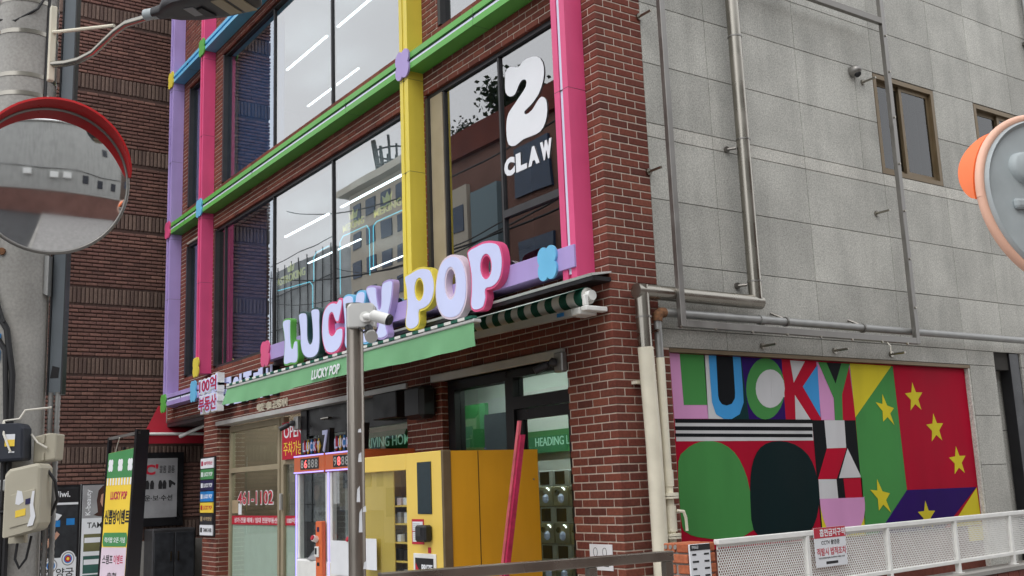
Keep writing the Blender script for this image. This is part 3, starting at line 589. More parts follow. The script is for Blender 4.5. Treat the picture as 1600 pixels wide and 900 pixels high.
window('window', -9.18, -3.12, 6.40, 8.60, [-7.19, -5.28, -3.4], glasses=['glass_blue','glass_facade','glass_facade','glass_facade'])
window('window', -10.85, -9.74, 6.40, 8.60, [], glasses=['glass_blue'])
window('window', -2.57, -.42, 6.40, 8.60, [-1.5], glasses=['glass_facade','glass_facade'])
part('window_reveal', MB().box(-2.828, -2.586, .035, .062, 3.592, 5.718), 'beige_alu', bld, bevel=.006)
# stickers on the glass: the figure 2 and the word under it
mb = MB().prism(TWO, None, FRONT(.066), 0, .003); part('window_sticker', mb, 'white_sticker', bld)
mb = MB(); FNW = FRONT(.066)
for i, (c, dz) in enumerate(zip('CLAW', (0.0, .012, .024, .034))):
    u0 = -1.525 + i*.195; text(mb, c, FNW, u0, u0+.175, 4.49+dz*0, 4.67, .003, bold=.075)
part('window_sticker', mb, 'white_sticker', bld)
# side windows, brown aluminium sliders
def side_window(y0, y1, z0, z1):
    f = .05
    w_ = part('window', MB().box(-.10, -.002, y0, y1, z0, z0+f).box(-.10, -.002, y0, y1, z1-f, z1).box(-.10, -.002, y0, y0+f, z0+f, z1-f).box(-.10, -.002, y1-f, y1, z0+f, z1-f), 'bronze_alu', bld)
    ym = y0 + (y1-y0)*.47
    for a, b, x in ((y0+f, ym+.02, -.085), (ym-.02, y1-f, -.06)):
        s = part('sash', MB().box(x, x+.02, a, a+.045, z0+f, z1-f).box(x, x+.02, b-.045, b, z0+f, z1-f).box(x, x+.02, a+.045, b-.045, z0+f, z0+f+.045).box(x, x+.02, a+.045, b-.045, z1-f-.045, z1-f), 'bronze_alu', w_)
        part('pane', MB().box(x+.008, x+.012, a+.04, b-.04, z0+f+.04, z1-f-.04), 'glass_grey', w_)
side_window(3.815, 4.885, 4.66, 5.765); side_window(5.675, 6.845, 4.90, 5.765)
panel(5.67, 6.85, 4.66, 4.90)
part('room_blind', MB().box(-.5, -.48, 3.6, 5.1, 4.5, 5.9), 'interior_dark', bld)
part('room_blind', MB().box(-.5, -.48, 5.5, 7.0, 4.5, 5.9), 'interior_dark', bld)

# --- rainbow frame
YF = -.19
def column(x0, x1, z0, z1, mat, label):
    mb = MB().box(x0, x0+(x1-x0)*.38, YF, -.001, z0, z1).box(x0+(x1-x0)*.38, x0+(x1-x0)*.62, YF+.025, -.001, z0, z1).box(x0+(x1-x0)*.62, x1, YF, -.001, z0, z1)
    c = part('frame_column', mb, mat, bld, label=label)
    for z in (4.9, 5.93, 7.3, 8.6):
        if z > z0: part('joint', MB().box(x0-.0008, x1+.0008, YF-.0008, -.003, z, z+.0035), 'groove_dark', c)
    return c
def strip_v(c, x, z0, z1): part('light_strip', MB().box(x-.016, x+.016, YF+.008, YF+.026, z0, z1), 'light_strip', c)
c = column(-.369, -.178, 3.24, ZT, 'pink', 'pink frame column by the brick corner'); strip_v(c, -.274, 3.3, ZT)
c = column(-3.075, -2.90, 3.55, ZT, 'yellow', 'yellow frame column in the middle of the front'); strip_v(c, -2.9875, 3.6, ZT); [ch.data.materials.__setitem__(0, MATS['yellow']) for ch in c.children if ch.name.startswith('light_strip')]
c = column(-9.694, -9.52, 3.48, ZT, 'pink', 'pink frame column between the blue window and the slim window')
c = column(-11.33, -11.11, 3.10, ZT, 'purple', 'purple frame column at the far end')
def beam(x0, x1, z0, z1, mat, label, strip='light_strip', yf=YF-.004, back=-.002):
    h = z1-z0
    mb = MB().box(x0, x1, yf, back, z0, z0+h*.36).box(x0, x1, yf+.03, back, z0+h*.36, z0+h*.66).box(x0, x1, yf, back, z0+h*.66, z1)
    b = part('frame_beam', mb, mat, bld, label=label)
    for xx in (-10.4, -7.4, -4.4, -1.6):
        if x0 < xx < x1: part('joint', MB().box(xx, xx+.004, yf-.0008, -.004, z0-.0008, z1+.0008), 'groove_dark', b)
    if strip:
        part('light_strip', MB().box(x0, x1, yf+.010, yf+.031, z0+h*.375, z0+h*.52), strip, b)
        part('groove', MB().box(x0, x1, yf+.02, yf+.0305, z0+h*.525, z0+h*.655), 'groove_dark', b)
    return b
beam(-11.12, -.37, 6.02, 6.205, 'green', 'green frame beam between the second and third floors')
beam(-11.12, -.37, 8.735, 8.885, 'blue', 'light blue frame beam above the third floor', strip=None)
b = part('frame_beam', MB().box(-6.85, -.182, -.21, -.002, 3.345, 3.535), 'purple', bld, label='lilac frame beam behind the big sign letters', bevel=.004)
beam(-11.12, -9.3, 3.11, 3.30, 'purple', 'lilac frame beam at the bottom far end')
part('frame_bracket', MB().box(-6.75, -6.45, -.12, -.01, 3.28, 3.345), 'black_metal', bld)
def flower(x, z, r, mat, y=YF-.006, sq=1.0):
    pts = []
    for i in range(48):
        a = 2*math.pi*i/48
        rr = r*(.80 + .34*abs(math.sin(2*a))**.8)
        pts.append((x+rr*math.cos(a), z+rr*math.sin(a)*sq))
    part('flower_plate', MB().prism(pts, None, FRONT(y), 0, .02), mat, bld, smooth=True)
flower(-.53, 3.44, .135, 'blue', -.212, 1.1); flower(-2.98, 6.11, .15, 'purple', sq=1.1); flower(-9.60, 6.11, .135, 'blue', sq=1.1)
flower(-9.62, 3.58, .135, 'yellow', sq=1.15); flower(-11.22, 6.11, .135, 'pink', sq=1.1); flower(-11.22, 8.81, .135, 'yellow', sq=1.1)
flower(-9.60, 8.81, .135, 'green', sq=1.1); flower(-11.24, 3.16, .14, 'green', sq=1.1); flower(-9.72, 3.22, .14, 'blue', sq=1.2)
flower(-6.78, 3.44, .15, 'pink', -.212, 1.15)
# --- trims and heads over the shop front
part('head_trim', MB().box(-9.22, -3.36, -.03, .21, 2.655, 2.715), 'aluminium', bld, bevel=.003)
part('head_trim', MB().box(-2.84, -.63, -.035, .12, 2.66, 2.735), 'aluminium', bld, bevel=.003)
part('lintel_soffit', MB().box(X0+.01, -9.83, -.012, .2, 2.862, 2.905), 'steel_dark', bld)
part('downlight_strip', MB().box(X0-.02, X0+.01, -.01, .2, 2.88, 3.2), 'concrete_plain', bld)

# ================================================================ mural
mur = thing('mural', 'big printed mural with green black red blocks and yellow stars in side wall', 'mural', (-.05, 2.8, .7))
part('mural_board', MB().box(-.064, -.0548, .645, 4.951, 1.015, 2.654), 'mural_red', mur)
seen_names = {'white': 'white_shape', 'black': 'black_shape', 'black2': 'black_arch', 'green': 'green_shape', 'yellow': 'yellow_shape', 'blue': 'blue_shape', 'pink': 'pink_shape', 'purple': 'purple_shape', 'teal': 'teal_shape', 'red': 'red_shape', 'red2': 'red_shape'}
def clampp(p): return (min(max(p[0], .65), 4.948), min(max(p[1], 1.02), 2.65))
part('lower_strip', MB().box(-.064, -.0545, 4.70, 4.951, .86, 1.014), 'mural_yellow', mur)
for c, lev, pts in MURAL:
    pts = [clampp(p) for p in pts]; q = []
    for p in pts:
        if not q or (abs(p[0]-q[-1][0]) + abs(p[1]-q[-1][1])) > .002: q.append(p)
    part(seen_names[c] if not (c == 'yellow' and lev == 5) else 'star', MB().prism(q, None, SIDE(-.052+lev*.0012), -.001, 0), 'mural_'+c, mur)

# ================================================================ big sign
sign = thing('letter_sign', 'big bubbly LUCKY POP channel letters with coloured rims over the awning', 'sign', (-3.4, -.21, 3.0))
def inset(poly, d):
    n = len(poly); A = sum(poly[i][0]*poly[(i+1)%n][1]-poly[(i+1)%n][0]*poly[i][1] for i in range(n)); s = 1 if A > 0 else -1
    out = []
    for i in range(n):
        a, p, b = Vector(poly[i-1]), Vector(poly[i]), Vector(poly[(i+1)%n])
        t = (b-a); t = t.normalized() if t.length > 1e-6 else Vector((1,0)); out.append((p.x - s*t.y*d, p.y + s*t.x*d))
    return out
cols = {'L':'green','U':'teal_dark','C':'pink','K':'blue','Y':'purple','P':'yellow','O':'rosewhite','P2':'pink'}
for k, (o_, h_) in LETTERS.items():
    L_ = part('letter', MB().prism(o_, h_, FRONT(-.205), 0, .075), cols[k], sign, smooth=True, label='letter %s with %s rim' % (k[0], {'L':'green','U':'dark green','C':'pink','K':'blue','Y':'lilac','P':'yellow','O':'pale rose','P2':'pink'}[k]))
    part('face', MB().prism(inset(o_, .022), inset(h_, -.022) if h_ else None, FRONT(-.281), 0, .005), 'letter_face', L_)
# ================================================================ awning
aw = thing('awning', 'half open shop awning with green valance and striped canvas roll', 'awning', (-2.7, 0, 2.9))
AX0, AX1 = -5.30, -.10
part('hood', MB().add([(AX0,-.002,3.285),(AX1+.13,-.002,3.285),(AX1+.13,-.21,3.255),(AX0,-.21,3.255),(AX0,-.002,3.272),(AX1+.13,-.002,3.272),(AX1+.13,-.20,3.235),(AX0,-.20,3.235)],
     [(0,3,2,1),(4,5,6,7),(0,1,5,4),(1,2,6,5),(2,3,7,6),(3,0,4,7)]), 'aluminium', aw)
part('hood_lip', MB().box(AX0, AX1+.125, -.195, -.004, 3.20, 3.234), 'black_metal', aw)
# striped roll
n = int((AX1-AX0)/.1)
roll = part('canvas_roll', MB().tube([(AX0,-.15,3.09),(AX1,-.15,3.09)], .070, 20), 'awning_white', aw, smooth=True)
for i in range(n+1):
    a = max(AX1 - (i+1)*.1, AX0); b = AX1 - i*.1
    if b-a < .01: continue
    part('roll_stripe', MB().tube([(a,-.15,3.09),(b,-.15,3.09)], .075, 20, cap=False), 'awning_white' if i % 2 else 'awning_dark', roll, smooth=True)
cv = part('canvas', MB().box(AX0+.01, AX1-.01, -.20, -.17, 3.12, 3.122), 'awning_white', aw)
for i in range(n+1):
    a = max(AX1 - (i+1)*.1, AX0); b = AX1 - i*.1
    if b-a < .01: continue
    vs, fs = [], []
    for j in range(7):
        t = j/6; y = -.16 - 1.07*t; z = 3.166 - .318*t - .006*math.sin(math.pi*t)
        vs += [(a,y,z),(b,y,z),(a,y,z-.003),(b,y,z-.003)]
        if j:
            q = (j-1)*4; fs += [(q,q+1,q+5,q+4),(q+2,q+6,q+7,q+3),(q,q+4,q+6,q+2),(q+1,q+3,q+7,q+5)]
    fs += [(0,2,3,1),(24,25,27,26)]
    part('canvas_stripe', MB().add(vs, fs), 'awning_white' if i % 2 else 'awning_dark', cv)
    part('edge_stripe', MB().box(a, b, -1.281, -1.235, 2.842, 2.864), 'awning_white' if i % 2 else 'awning_dark', cv)
part('front_bar', MB().cbox(AX0-.03, AX1+.01, -1.275, -1.20, 2.812, 2.840, .006), 'aluminium', aw)
# valance with soft folds
vs, fs = [], []
NX, NZ = 90, 5
for i in range(NX+1):
    for j in range(NZ+1):
        u = i/NX; t = j/NZ; x = AX0-.02+(AX1-AX0+.02)*u
        flare = .10*(1-u)**14*t
        vs.append((x - .0*t - (.10*(1-u)**18)*t, -1.262 - .010*t*math.sin(u*37)*t - .006*math.sin(u*83+2*t)*t - flare*.2, 2.814 - .175*t - .012*t*math.sin(u*9)))
for i in range(NX):
    for j in range(NZ): fs.append((i*(NZ+1)+j, (i+1)*(NZ+1)+j, (i+1)*(NZ+1)+j+1, i*(NZ+1)+j+1))
mb = MB(); mb.add(vs, fs); va = part('valance', mb, 'awning_green', aw, smooth=True)
mb = MB(); text(mb, 'LUCKY POP', basis((0,-1.277,0),(1,0,0),(.25,0,1),(0,-1,0)), -2.97-.68, -2.36-.68, 2.675, 2.765, .002, bold=.03); part('valance_lettering', mb, 'white_sticker', va)
for xa, s in ((AX1-.12, -1), (AX0+.2, 1)):
    el = (xa+s*1.75, -.30, 2.985)
    ar = part('arm', MB().box(xa-.06, xa+.10, -.235, -.05, 2.94, 3.0), 'white_paint', aw, bevel=.01)
    part('upper_arm', MB().add([(xa,-.24,2.935),(el[0],-.33,2.935),(el[0],-.28,2.935),(xa,-.19,2.935),(xa,-.24,2.995),(el[0],-.33,2.995),(el[0],-.28,2.995),(xa,-.19,2.995)], [(0,3,2,1),(4,5,6,7),(0,1,5,4),(1,2,6,5),(2,3,7,6),(3,0,4,7)]), 'aluminium', ar)
    part('forearm', MB().tube([(el[0],-.31,2.965),(xa+s*.5,-1.2,2.826)], .022, 10), 'aluminium', ar, smooth=True)
    part('elbow', MB().tube([(el[0],-.305,2.93),(el[0],-.305,3.0)], .04, 14), 'white_paint', ar, smooth=True)
br = part('end_bracket', MB().cbox(AX1+.0, AX1+.07, -.235, -.01, 2.96, 3.0, .006).cbox(AX1+.02, AX1+.06, -.235, -.195, 3.0, 3.09, .006), 'white_paint', aw)
part('roll_cap', MB().tube([(AX1,-.15,3.09),(AX1+.055,-.15,3.09)], .042, 18), 'white_paint', br, smooth=True)
part('sticker', MB().box(AX1-.29, AX1-.20, -.2585, -.2525, 2.95, 2.98), 'sky_blue', aw)

# ================================================================ property office signs
sg = thing('board_sign', 'contour cut white sign with crimson Korean letters above the brick column', 'sign', (-9.2, -.15, 2.85))
bo = None
for row, (t_, u0, u1, v0, v1) in enumerate((('100억', -9.30, -8.56, 3.14, 3.35), ('부동산', -9.31, -8.55, 2.86, 3.08))):
    mb = MB(); text(mb, t_, FRONT(-.15), u0-.045, u1+.045, v0-.035, v1+.035, .10, bold=.10); r_ = part('letter_row', mb, 'white_paint', sg)
    mb = MB(); text(mb, t_, FRONT(-.251), u0-.03, u1+.03, v0-.022, v1+.022, .004, bold=.075); part('face', mb, 'letter_face', r_)
    mb = MB(); text(mb, t_, FRONT(-.256), u0, u1, v0, v1, .004, bold=.02); part('lettering', mb, 'crimson', r_)
part('backing', MB().box(-9.28, -8.58, -.22, -.15, 2.92, 3.30), 'letter_face', sg)
mb = MB(); mb.box(-9.2, -8.7, -.15, -.002, 3.0, 3.2); part('bracket', mb, 'steel_dull', sg)
sg = thing('letter_sign', 'white Korean channel letters on raised boxes partly hidden by the awning', 'sign', (-7.7, -.1, 2.88))
for i, c in enumerate('공인중개사'):
    u = -8.66 + i*.387
    lt = MB(); text(lt, c, FRONT(-.004), u, u+.34, 2.90, 3.31, .10, bold=.05); l_ = part('letter', lt, 'black_plastic', sg)
    lf = MB(); text(lf, c, FRONT(-.104), u, u+.34, 2.90, 3.31, .012, bold=.045); part('face', lf, 'letter_face', l_)
mb = MB(); text(mb, '이성은 대표 공인중개사', FRONT(.0-.012), -7.56, -6.52, 2.735, 2.845, .02, bold=.0)
solo('lettering', mb, 'cream_paint', 'small pale Korean lettering row fixed to brick under the awning', 'lettering')
# red OPEN sign
sg = thing('open_sign', 'red hanging sign reading OPEN with yellow Korean parking words', 'sign', (-6.6, .15, 1.95))
b_ = part('board', MB().box(-7.08, -6.36, .14, .18, 2.06, 2.55), 'red_print', sg)
mb = MB(); text(mb, 'OPEN', FRONT(.14), -7.02, -6.42, 2.34, 2.50, .002, bold=.008); part('lettering', mb, 'white_sticker', b_)
mb = MB(); text(mb, '주차가능', FRONT(.14), -7.03, -6.42, 2.11, 2.29, .002, bold=.008); part('lettering', mb, 'print_yellow', b_)

# ================================================================ property office front
of = thing('office_storefront', 'glazed property office front in beige frames beside the brick column', 'shop front', (-7.8, .22, .1))
Y = .22
mb = MB()
for a, b in ((-9.215,-9.155),(-7.36,-7.29),(-7.24,-7.15),(-6.44,-6.34)): mb.box(a, b, Y-.03, Y+.05, .1, 2.64)
mb.box(-9.155, -7.36, Y-.03, Y+.05, 2.56, 2.64); mb.box(-9.155, -7.36, Y-.03, Y+.05, 1.95, 2.02); mb.box(-9.155, -7.36, Y-.03, Y+.05, .1, .2); mb.box(-7.15, -6.44, Y-.03, Y+.05, 2.0, 2.08)
part('frame', mb, 'beige_alu', of)
part('pane', MB().box(-9.155, -7.36, Y, Y+.01, .2, 1.95), 'glass_office', of)
part('pane', MB().box(-9.155, -7.36, Y, Y+.01, 2.02, 2.56), 'glass_office', of)
part('door_pane', MB().box(-7.15, -6.44, Y, Y+.01, .2, 2.0), 'glass_office', of)
part('frosted_film', MB().box(-9.155, -7.36, Y+.012, Y+.014, .2, 1.20), 'frost', of)
part('frosted_film', MB().box(-7.15, -6.44, Y+.012, Y+.014, .2, 1.20), 'frost', of)
s = part('red_band', MB().box(-9.15, -7.365, Y-.004, Y-.001, 1.20, 1.325), 'red_print', of)
mb = MB(); text(mb, '상가·건물 매매 / 임대 전문부동산', FRONT(Y-.004), -9.05, -7.42, 1.225, 1.30, .001, bold=.014); part('lettering', mb, 'white_sticker', s)
s = part('red_band', MB().box(-7.145, -6.445, Y-.004, Y-.001, 1.20, 1.325), 'red_print', of)
mb = MB(); text(mb, '100억부동산', FRONT(Y-.004), -7.09, -6.5, 1.225, 1.30, .001, bold=.014); part('lettering', mb, 'white_sticker', s)
mb = MB(); text(mb, '461-1102', FRONT(Y-.002), -8.93, -7.56, 1.47, 1.68, .0015, bold=.035); s = part('phone_number', mb, 'white_sticker', of)
mb = MB(); text(mb, '461-1102', FRONT(Y-.0045), -8.91, -7.58, 1.485, 1.665, .0015, bold=.008); part('lettering', mb, 'red_print', s)
part('door_handle', MB().box(-7.2, -7.16, Y-.075, Y-.035, 1.4, 1.62), 'aluminium', of, bevel=.008)
part('door_lock', MB().box(-6.62, -6.52, Y-.06, Y-.005, 1.16, 1.38), 'black_plastic', of, bevel=.01)
part('notice', MB().box(-9.14, -8.9, Y-.006, Y-.002, 1.36, 1.55), 'cardboard', of); part('notice', MB().box(-8.88, -8.76, Y-.006, Y-.002, 1.34, 1.5), 'paper', of)
mb = MB().box(-9.2, -6.5, 2.2, 2.25, .2, 2.9); solo('office_partition', mb, 'interior_brown', 'brown panelled partition standing inside the property office', 'partition')
for i, (x, z) in enumerate(((-8.5,1.55),(-7.9,1.6),(-7.0,1.5))):
    solo('wall_poster', MB().box(x-.25, x+.25, 2.18, 2.195, z-.2, z+.25), 'grey_print', ('wide pale map poster on the office partition', 'second pale map poster on the office partition', 'pale poster behind the office door')[i], 'poster')
solo('ceiling_lamp', MB().box(-8.8, -7.2, 1.0, 1.1, 2.88, 2.93), 'tube_light', 'white tube lamp on the property office ceiling', 'lamp')

# directory of small signs on the brick column
dr = thing('sign_directory', 'stack of seven small shop plates fixed to the brick column', 'sign', (-9.52, -.02, 1.05))
mb = MB().box(-9.83, -9.23, -.03, -.004, 1.03, 2.21); part('backing', mb, 'black_metal', dr)
for i, (m_, t_, tm) in enumerate((('paper','100억부동산','crimson'),('print_green','LUCKY POP','white_sticker'),('navy','LUCKY POP','white_sticker'),('sky_blue','LUCKY POP','white_sticker'),('print_yellow','LUCKY POP','red_print'),('photo_dark','사격양궁','cardboard'),('paper','TAMAS HAIR','ink'))):
    z1 = 2.19-i*.165; p_ = part('plate', MB().box(-9.81, -9.25, -.045, -.03, z1-.15, z1), m_, dr)
    mb = MB(); text(mb, t_, FRONT(-.045), -9.66, -9.28, z1-.105, z1-.045, .002, bold=.015); part('lettering', mb, tm, p_)
    part('badge', MB().box(-9.78, -9.70, -.047, -.045, z1-.11, z1-.04), tm, p_)

# ================================================================ cash-prize machines (two alike, side by side)
def prize_machine(x0, label, digits):
    t = thing('prize_machine', label, 'game machine', (x0+.41, -.2, .1)); x1 = x0+.82; yf = -.60
    mb = MB()
    for a in (x0+.01, x1-.07):
        mb.box(a, a+.06, yf+.01, yf+.07, .9, 1.82); mb.box(a, a+.06, .0, .06, .9, 1.82)
    part('post', mb, 'white_paint', t, bevel=.008)
    part('base', MB().cbox(x0, x1, yf, .06, .1, .9, .02), 'white_paint', t)
    part('led_edge', MB().box(x0-.003, x0+.008, yf-.003, yf+.010, .3, 1.82), 'led_purple', t)
    h = part('header', MB().cbox(x0, x1, yf-.03, .06, 1.825, 2.025, .02), 'orange', t)
    part('led_edge', MB().box(x0+.02, x1-.02, yf-.036, yf-.031, 2.008, 2.022), 'led_purple', h); part('led_edge', MB().box(x0+.02, x1-.02, yf-.036, yf-.031, 1.828, 1.842), 'led_purple', h)
    part('display', MB().box(x0+.20, x1-.14, yf-.034, yf-.0305, 1.865, 1.985), 'black_plastic', h)
    for i, c in enumerate(digits):
        mb = MB(); u = x0+.215+i*.092; text(mb, c, FRONT(yf-.0345), u, u+.07, 1.88, 1.97, .001, bold=.01); part('digit', mb, 'led_red' if i == 1 else 'aluminium', h)
    part('side_pane', MB().box(x0+.012, x0+.018, yf+.07, .0, .9, 1.82), 'glass_clear', t)
    part('side_pane', MB().box(x1-.018, x1-.012, yf+.07, .0, .9, 1.82), 'glass_clear', t)
    part('front_pane', MB().box(x0+.07, x1-.07, yf+.02, yf+.026, .9, 1.82), 'glass_clear', t)
    part('prize_rail', MB().box(x0+.1, x1-.1, -.28, -.24, 1.70, 1.735).tube([(x0+.4,-.26,1.70),(x0+.4,-.26,1.45)], .03, 10), 'steel', t)
    part('prize_heap', MB().tube([(x0+.41,-.28,.9),(x0+.41,-.28,1.0),(x0+.41,-.28,1.06)], [.34,.26,.08], 14), 'grey_print', t, smooth=True)
    # sign plate: LUCKY 7
    xs = x0-.24
    p_ = part('sign_plate', MB().prism([(xs+.06,2.06),(xs+.12,2.03),(xs+.50,2.03),(xs+.76,2.03),(xs+.79,2.31),(xs+.58,2.31),(xs+.5,2.22),(xs+.12,2.22),(xs+.05,2.15)], None, FRONT(-.38), 0, .06), 'black_plastic', t)
    for i, (c, m_) in enumerate(zip('LUCKY', ('red_print','print_yellow','sky_blue','red_print','print_yellow'))):
        u = xs+.10+i*.096; tile = part('letter_tile', MB().prism([(u-.012,2.125),(u+.035,2.045),(u+.084,2.125),(u+.035,2.21)], None, FRONT(-.44), 0, .012), m_, p_)
        mb = MB(); text(mb, c, FRONT(-.452), u+.0, u+.07, 2.075, 2.18, .004, bold=.02); part('lettering', mb, 'letter_face', tile)
    mb = MB(); text(mb, '7', FRONT(-.44), xs+.62, xs+.75, 2.05, 2.29, .012, bold=.03); part('lettering', mb, 'letter_face', p_)
    part('sign_stem', MB().box(xs+.35, xs+.45, -.44, -.38, 2.02, 2.035), 'black_plastic', t)
    # coin column
    cx = x1-.10
    cc = part('coin_column', MB().cbox(cx-.07, cx+.07, yf-.06, yf-.001, .1, 1.31, .01), 'orange', t)
    part('button', MB().tube([(cx-.02,yf-.061,1.12),(cx-.02,yf-.11,1.14)], .035, 14), 'white_paint', cc, smooth=True); part('button', MB().tube([(cx-.02,yf-.11,1.14),(cx-.02,yf-.125,1.146)], .026, 14), 'red_print', cc, smooth=True)
    part('card_reader', MB().cbox(cx-.05, cx+.04, yf-.085, yf-.061, .94, 1.05, .01), 'white_paint', cc); part('reader_screen', MB().box(cx-.03, cx+.015, yf-.088, yf-.0855, .97, 1.035), 'black_plastic', cc)
    part('label_sticker', MB().box(cx-.03, cx+.03, yf-.063, yf-.0605, .85, .885), 'black_plastic', cc); part('label_sticker', MB().box(cx-.025, cx+.025, yf-.063, yf-.0605, 1.20, 1.25), 'navy', cc)
    return t
prize_machine(-4.91, 'orange and white prize machine beside the black shop jamb', '86888')
prize_machine(-4.07, 'orange and white prize machine partly hidden by the camera pole', '98888')
solo('paper_notice', MB().box(-3.86, -3.36, -.668, -.664, .78, 1.12), 'paper', 'large blank white paper sheet on the prize machine front', 'notice')
# black header and glass behind the machines
hd = thing('glazed_storefront', 'black framed shop front with green lit sign behind the prize machines', 'shop front', (-4.9, .12, .1))
mb = MB().box(-6.33, -6.15, .08, .20, .1, 2.65).box(-6.15, -3.41, .10, .22, 2.32, 2.65).box(-5.03, -4.97, .08, .2, .1, 2.32).box(-3.47, -3.41, .08, .2, .1, 2.32)
part('frame', mb, 'black_metal', hd)
part('pane', MB().box(-6.15, -5.03, .13, .14, .1, 2.32), 'glass_shop', hd); part('pane', MB().box(-4.97, -3.47, .13, .14, .1, 2.32), 'glass_shop', hd)
part('shutter_box', MB().cbox(-3.95, -3.42, -.12, .09, 2.36, 2.64, .01), 'black_plastic', hd)
part('handle', MB().tube([(-5.62,.09,2.5),(-5.62,.04,2.5),(-5.42,.04,2.5),(-5.42,.09,2.5)], .012, 8), 'steel', hd)
# ================================================================ camera heads on the wall
def wall_camera(x, z, y, label, m1='dark_metal'):
    t = thing('security_camera', label, 'camera', (x, y, z))
    part('junction_box', MB().cbox(x-.06, x+.06, y-.06, y-.001, z-.085, z+.085, .01), 'galvanised', t)
    b_ = part('ball_joint', MB().tube([(x-.02,y-.06,z),(x-.035,y-.09,z),(x-.05,y-.12,z-.01)], [.035,.042,.02], 14), m1, t, smooth=True)
    part('camera_body', MB().tube([(x-.05,y-.12,z-.01),(x-.06,y-.13,z-.02),(x-.12,y-.22,z-.07)], [.016,.034,.034], 14), m1, t, smooth=True)
wall_camera(-.66, 2.62, -.005, 'dark bullet camera on grey box beside the shop door head')
wall_camera(-6.36, 2.50, .075, 'dark bullet camera on grey box beside the OPEN sign')
t = thing('loudspeaker', 'black loudspeaker on the brick pier above the yellow machine', 'speaker', (-2.9, -.1, 2.2))
part('cabinet', MB().cbox(-3.08, -2.72, -.22, -.03, 2.30, 2.72-.09, .04), 'black_plastic', t); part('bracket', MB().box(-2.95, -2.85, -.03, -.001, 2.4, 2.5), 'black_metal', t)
part('grille', MB().box(-3.04, -2.76, -.226, -.221, 2.34, 2.60), 'black_metal', t)

# ================================================================ entrance door bay
dr = thing('shop_entrance', 'black framed glass entrance door and side light beside brick corner', 'door', (-1.65, .12, .1))
mb = MB().box(-2.68, -2.55, .07, .19, .1, 2.655).box(-1.66, -1.53, .07, .19, .1, 2.655).box(-.70, -.625, .07, .19, .1, 2.655).box(-2.55, -1.66, .07, .19, 2.56, 2.655).box(-1.53, -.70, .07, .19, 2.58, 2.655).box(-1.53, -.70, .07, .19, 2.29, 2.40).box(-2.55,-1.66,.07,.19,.1,.2)
part('frame', mb, 'black_metal', dr)
part('pane', MB().box(-2.55, -1.66, .13, .14, .2, 2.56), 'glass_shop', dr); part('pane', MB().box(-1.53, -.70, .13, .14, 2.40, 2.58), 'glass_shop', dr)
d_ = part('door_leaf', MB().box(-1.53, -1.43, .10, .15, .12, 2.285).box(-.76, -.705, .10, .15, .12, 2.285).box(-1.43, -.76, .10, .15, 2.19, 2.285).box(-1.43, -.76, .10, .15, .12, .2), 'black_metal', dr)
part('pane', MB().box(-1.43, -.76, .12, .13, .2, 2.19), 'glass_shop', d_)
part('door_handle', MB().tube([(-1.50,.10,1.45),(-1.50,.05,1.45)], .01, 8).tube([(-1.50,.05,1.55),(-1.50,.05,.6)], .014, 10), 'steel', d_, smooth=True)
# inside of the shop
solo('wall_panel', MB().box(-6.44, -.3, 4.6, 4.65, .16, 2.94), 'interior_green', 'green painted end wall inside the shop', 'wall')
gs = thing('lit_sign', 'green lit band sign with dotted HEADING LUCKY letters inside the shop', 'sign', (-2.7, 2.6, 1.9))
b_ = part('board', MB().box(-5.6, -2.2, 2.0, 2.06, 1.97, 2.23), 'interior_green', gs)
mb = MB(); text(mb, 'HEADING LUCKY HOME', FRONT(2.0), -3.86, -2.45, 2.05, 2.15, .004, bold=.005); part('lettering', mb, 'dot_text', b_)
solo('shop_divider', MB().box(-5.6, -2.2, 2.07, 2.12, 1.5, 2.94), 'interior_white', 'white divider wall that carries the green lit sign', 'wall')
gs2 = thing('lit_sign', 'green lit band sign with dotted ARRIVING HOME letters behind prize machines', 'sign', (-4.5, .5, 2.0))
b_ = part('board', MB().box(-5.9, -3.5, .5, .53, 2.06, 2.30), 'interior_green', gs2)
mb = MB(); text(mb, 'ARRIVING HOME', FRONT(.5), -5.55, -4.15, 2.12, 2.24, .004, bold=.005); part('lettering', mb, 'dot_text', b_)
solo('screen', MB().box(-4.2, -3.7, 1.5, 1.56, 1.35, 2.45), 'photo_dark', 'dark standing screen behind the side light', 'screen')
solo('partition_panel', MB().box(-4.9, -4.25, 1.55, 1.6, .2, 2.6), 'interior_green', 'green panel behind the yellow machine inside the shop', 'panel')
for i, (y, z) in enumerate(((1.2,2.9),(2.3,2.9))):
    solo('tube_lamp', MB().box(-4.6, -.6, y, y+.07, z, z+.04), 'tube_light', ('white tube lamp on the shop ceiling by the entrance', 'white tube lamp on the shop ceiling above the lit sign')[i], 'lamp')
ix = 0
for r in range(6):
    for c in range(4):
        if r % 2 == 0:
            x = -3.0+.02+c*.40; z = .2+r*.265
            pass
cm_group = 'capsule machines inside the entrance'
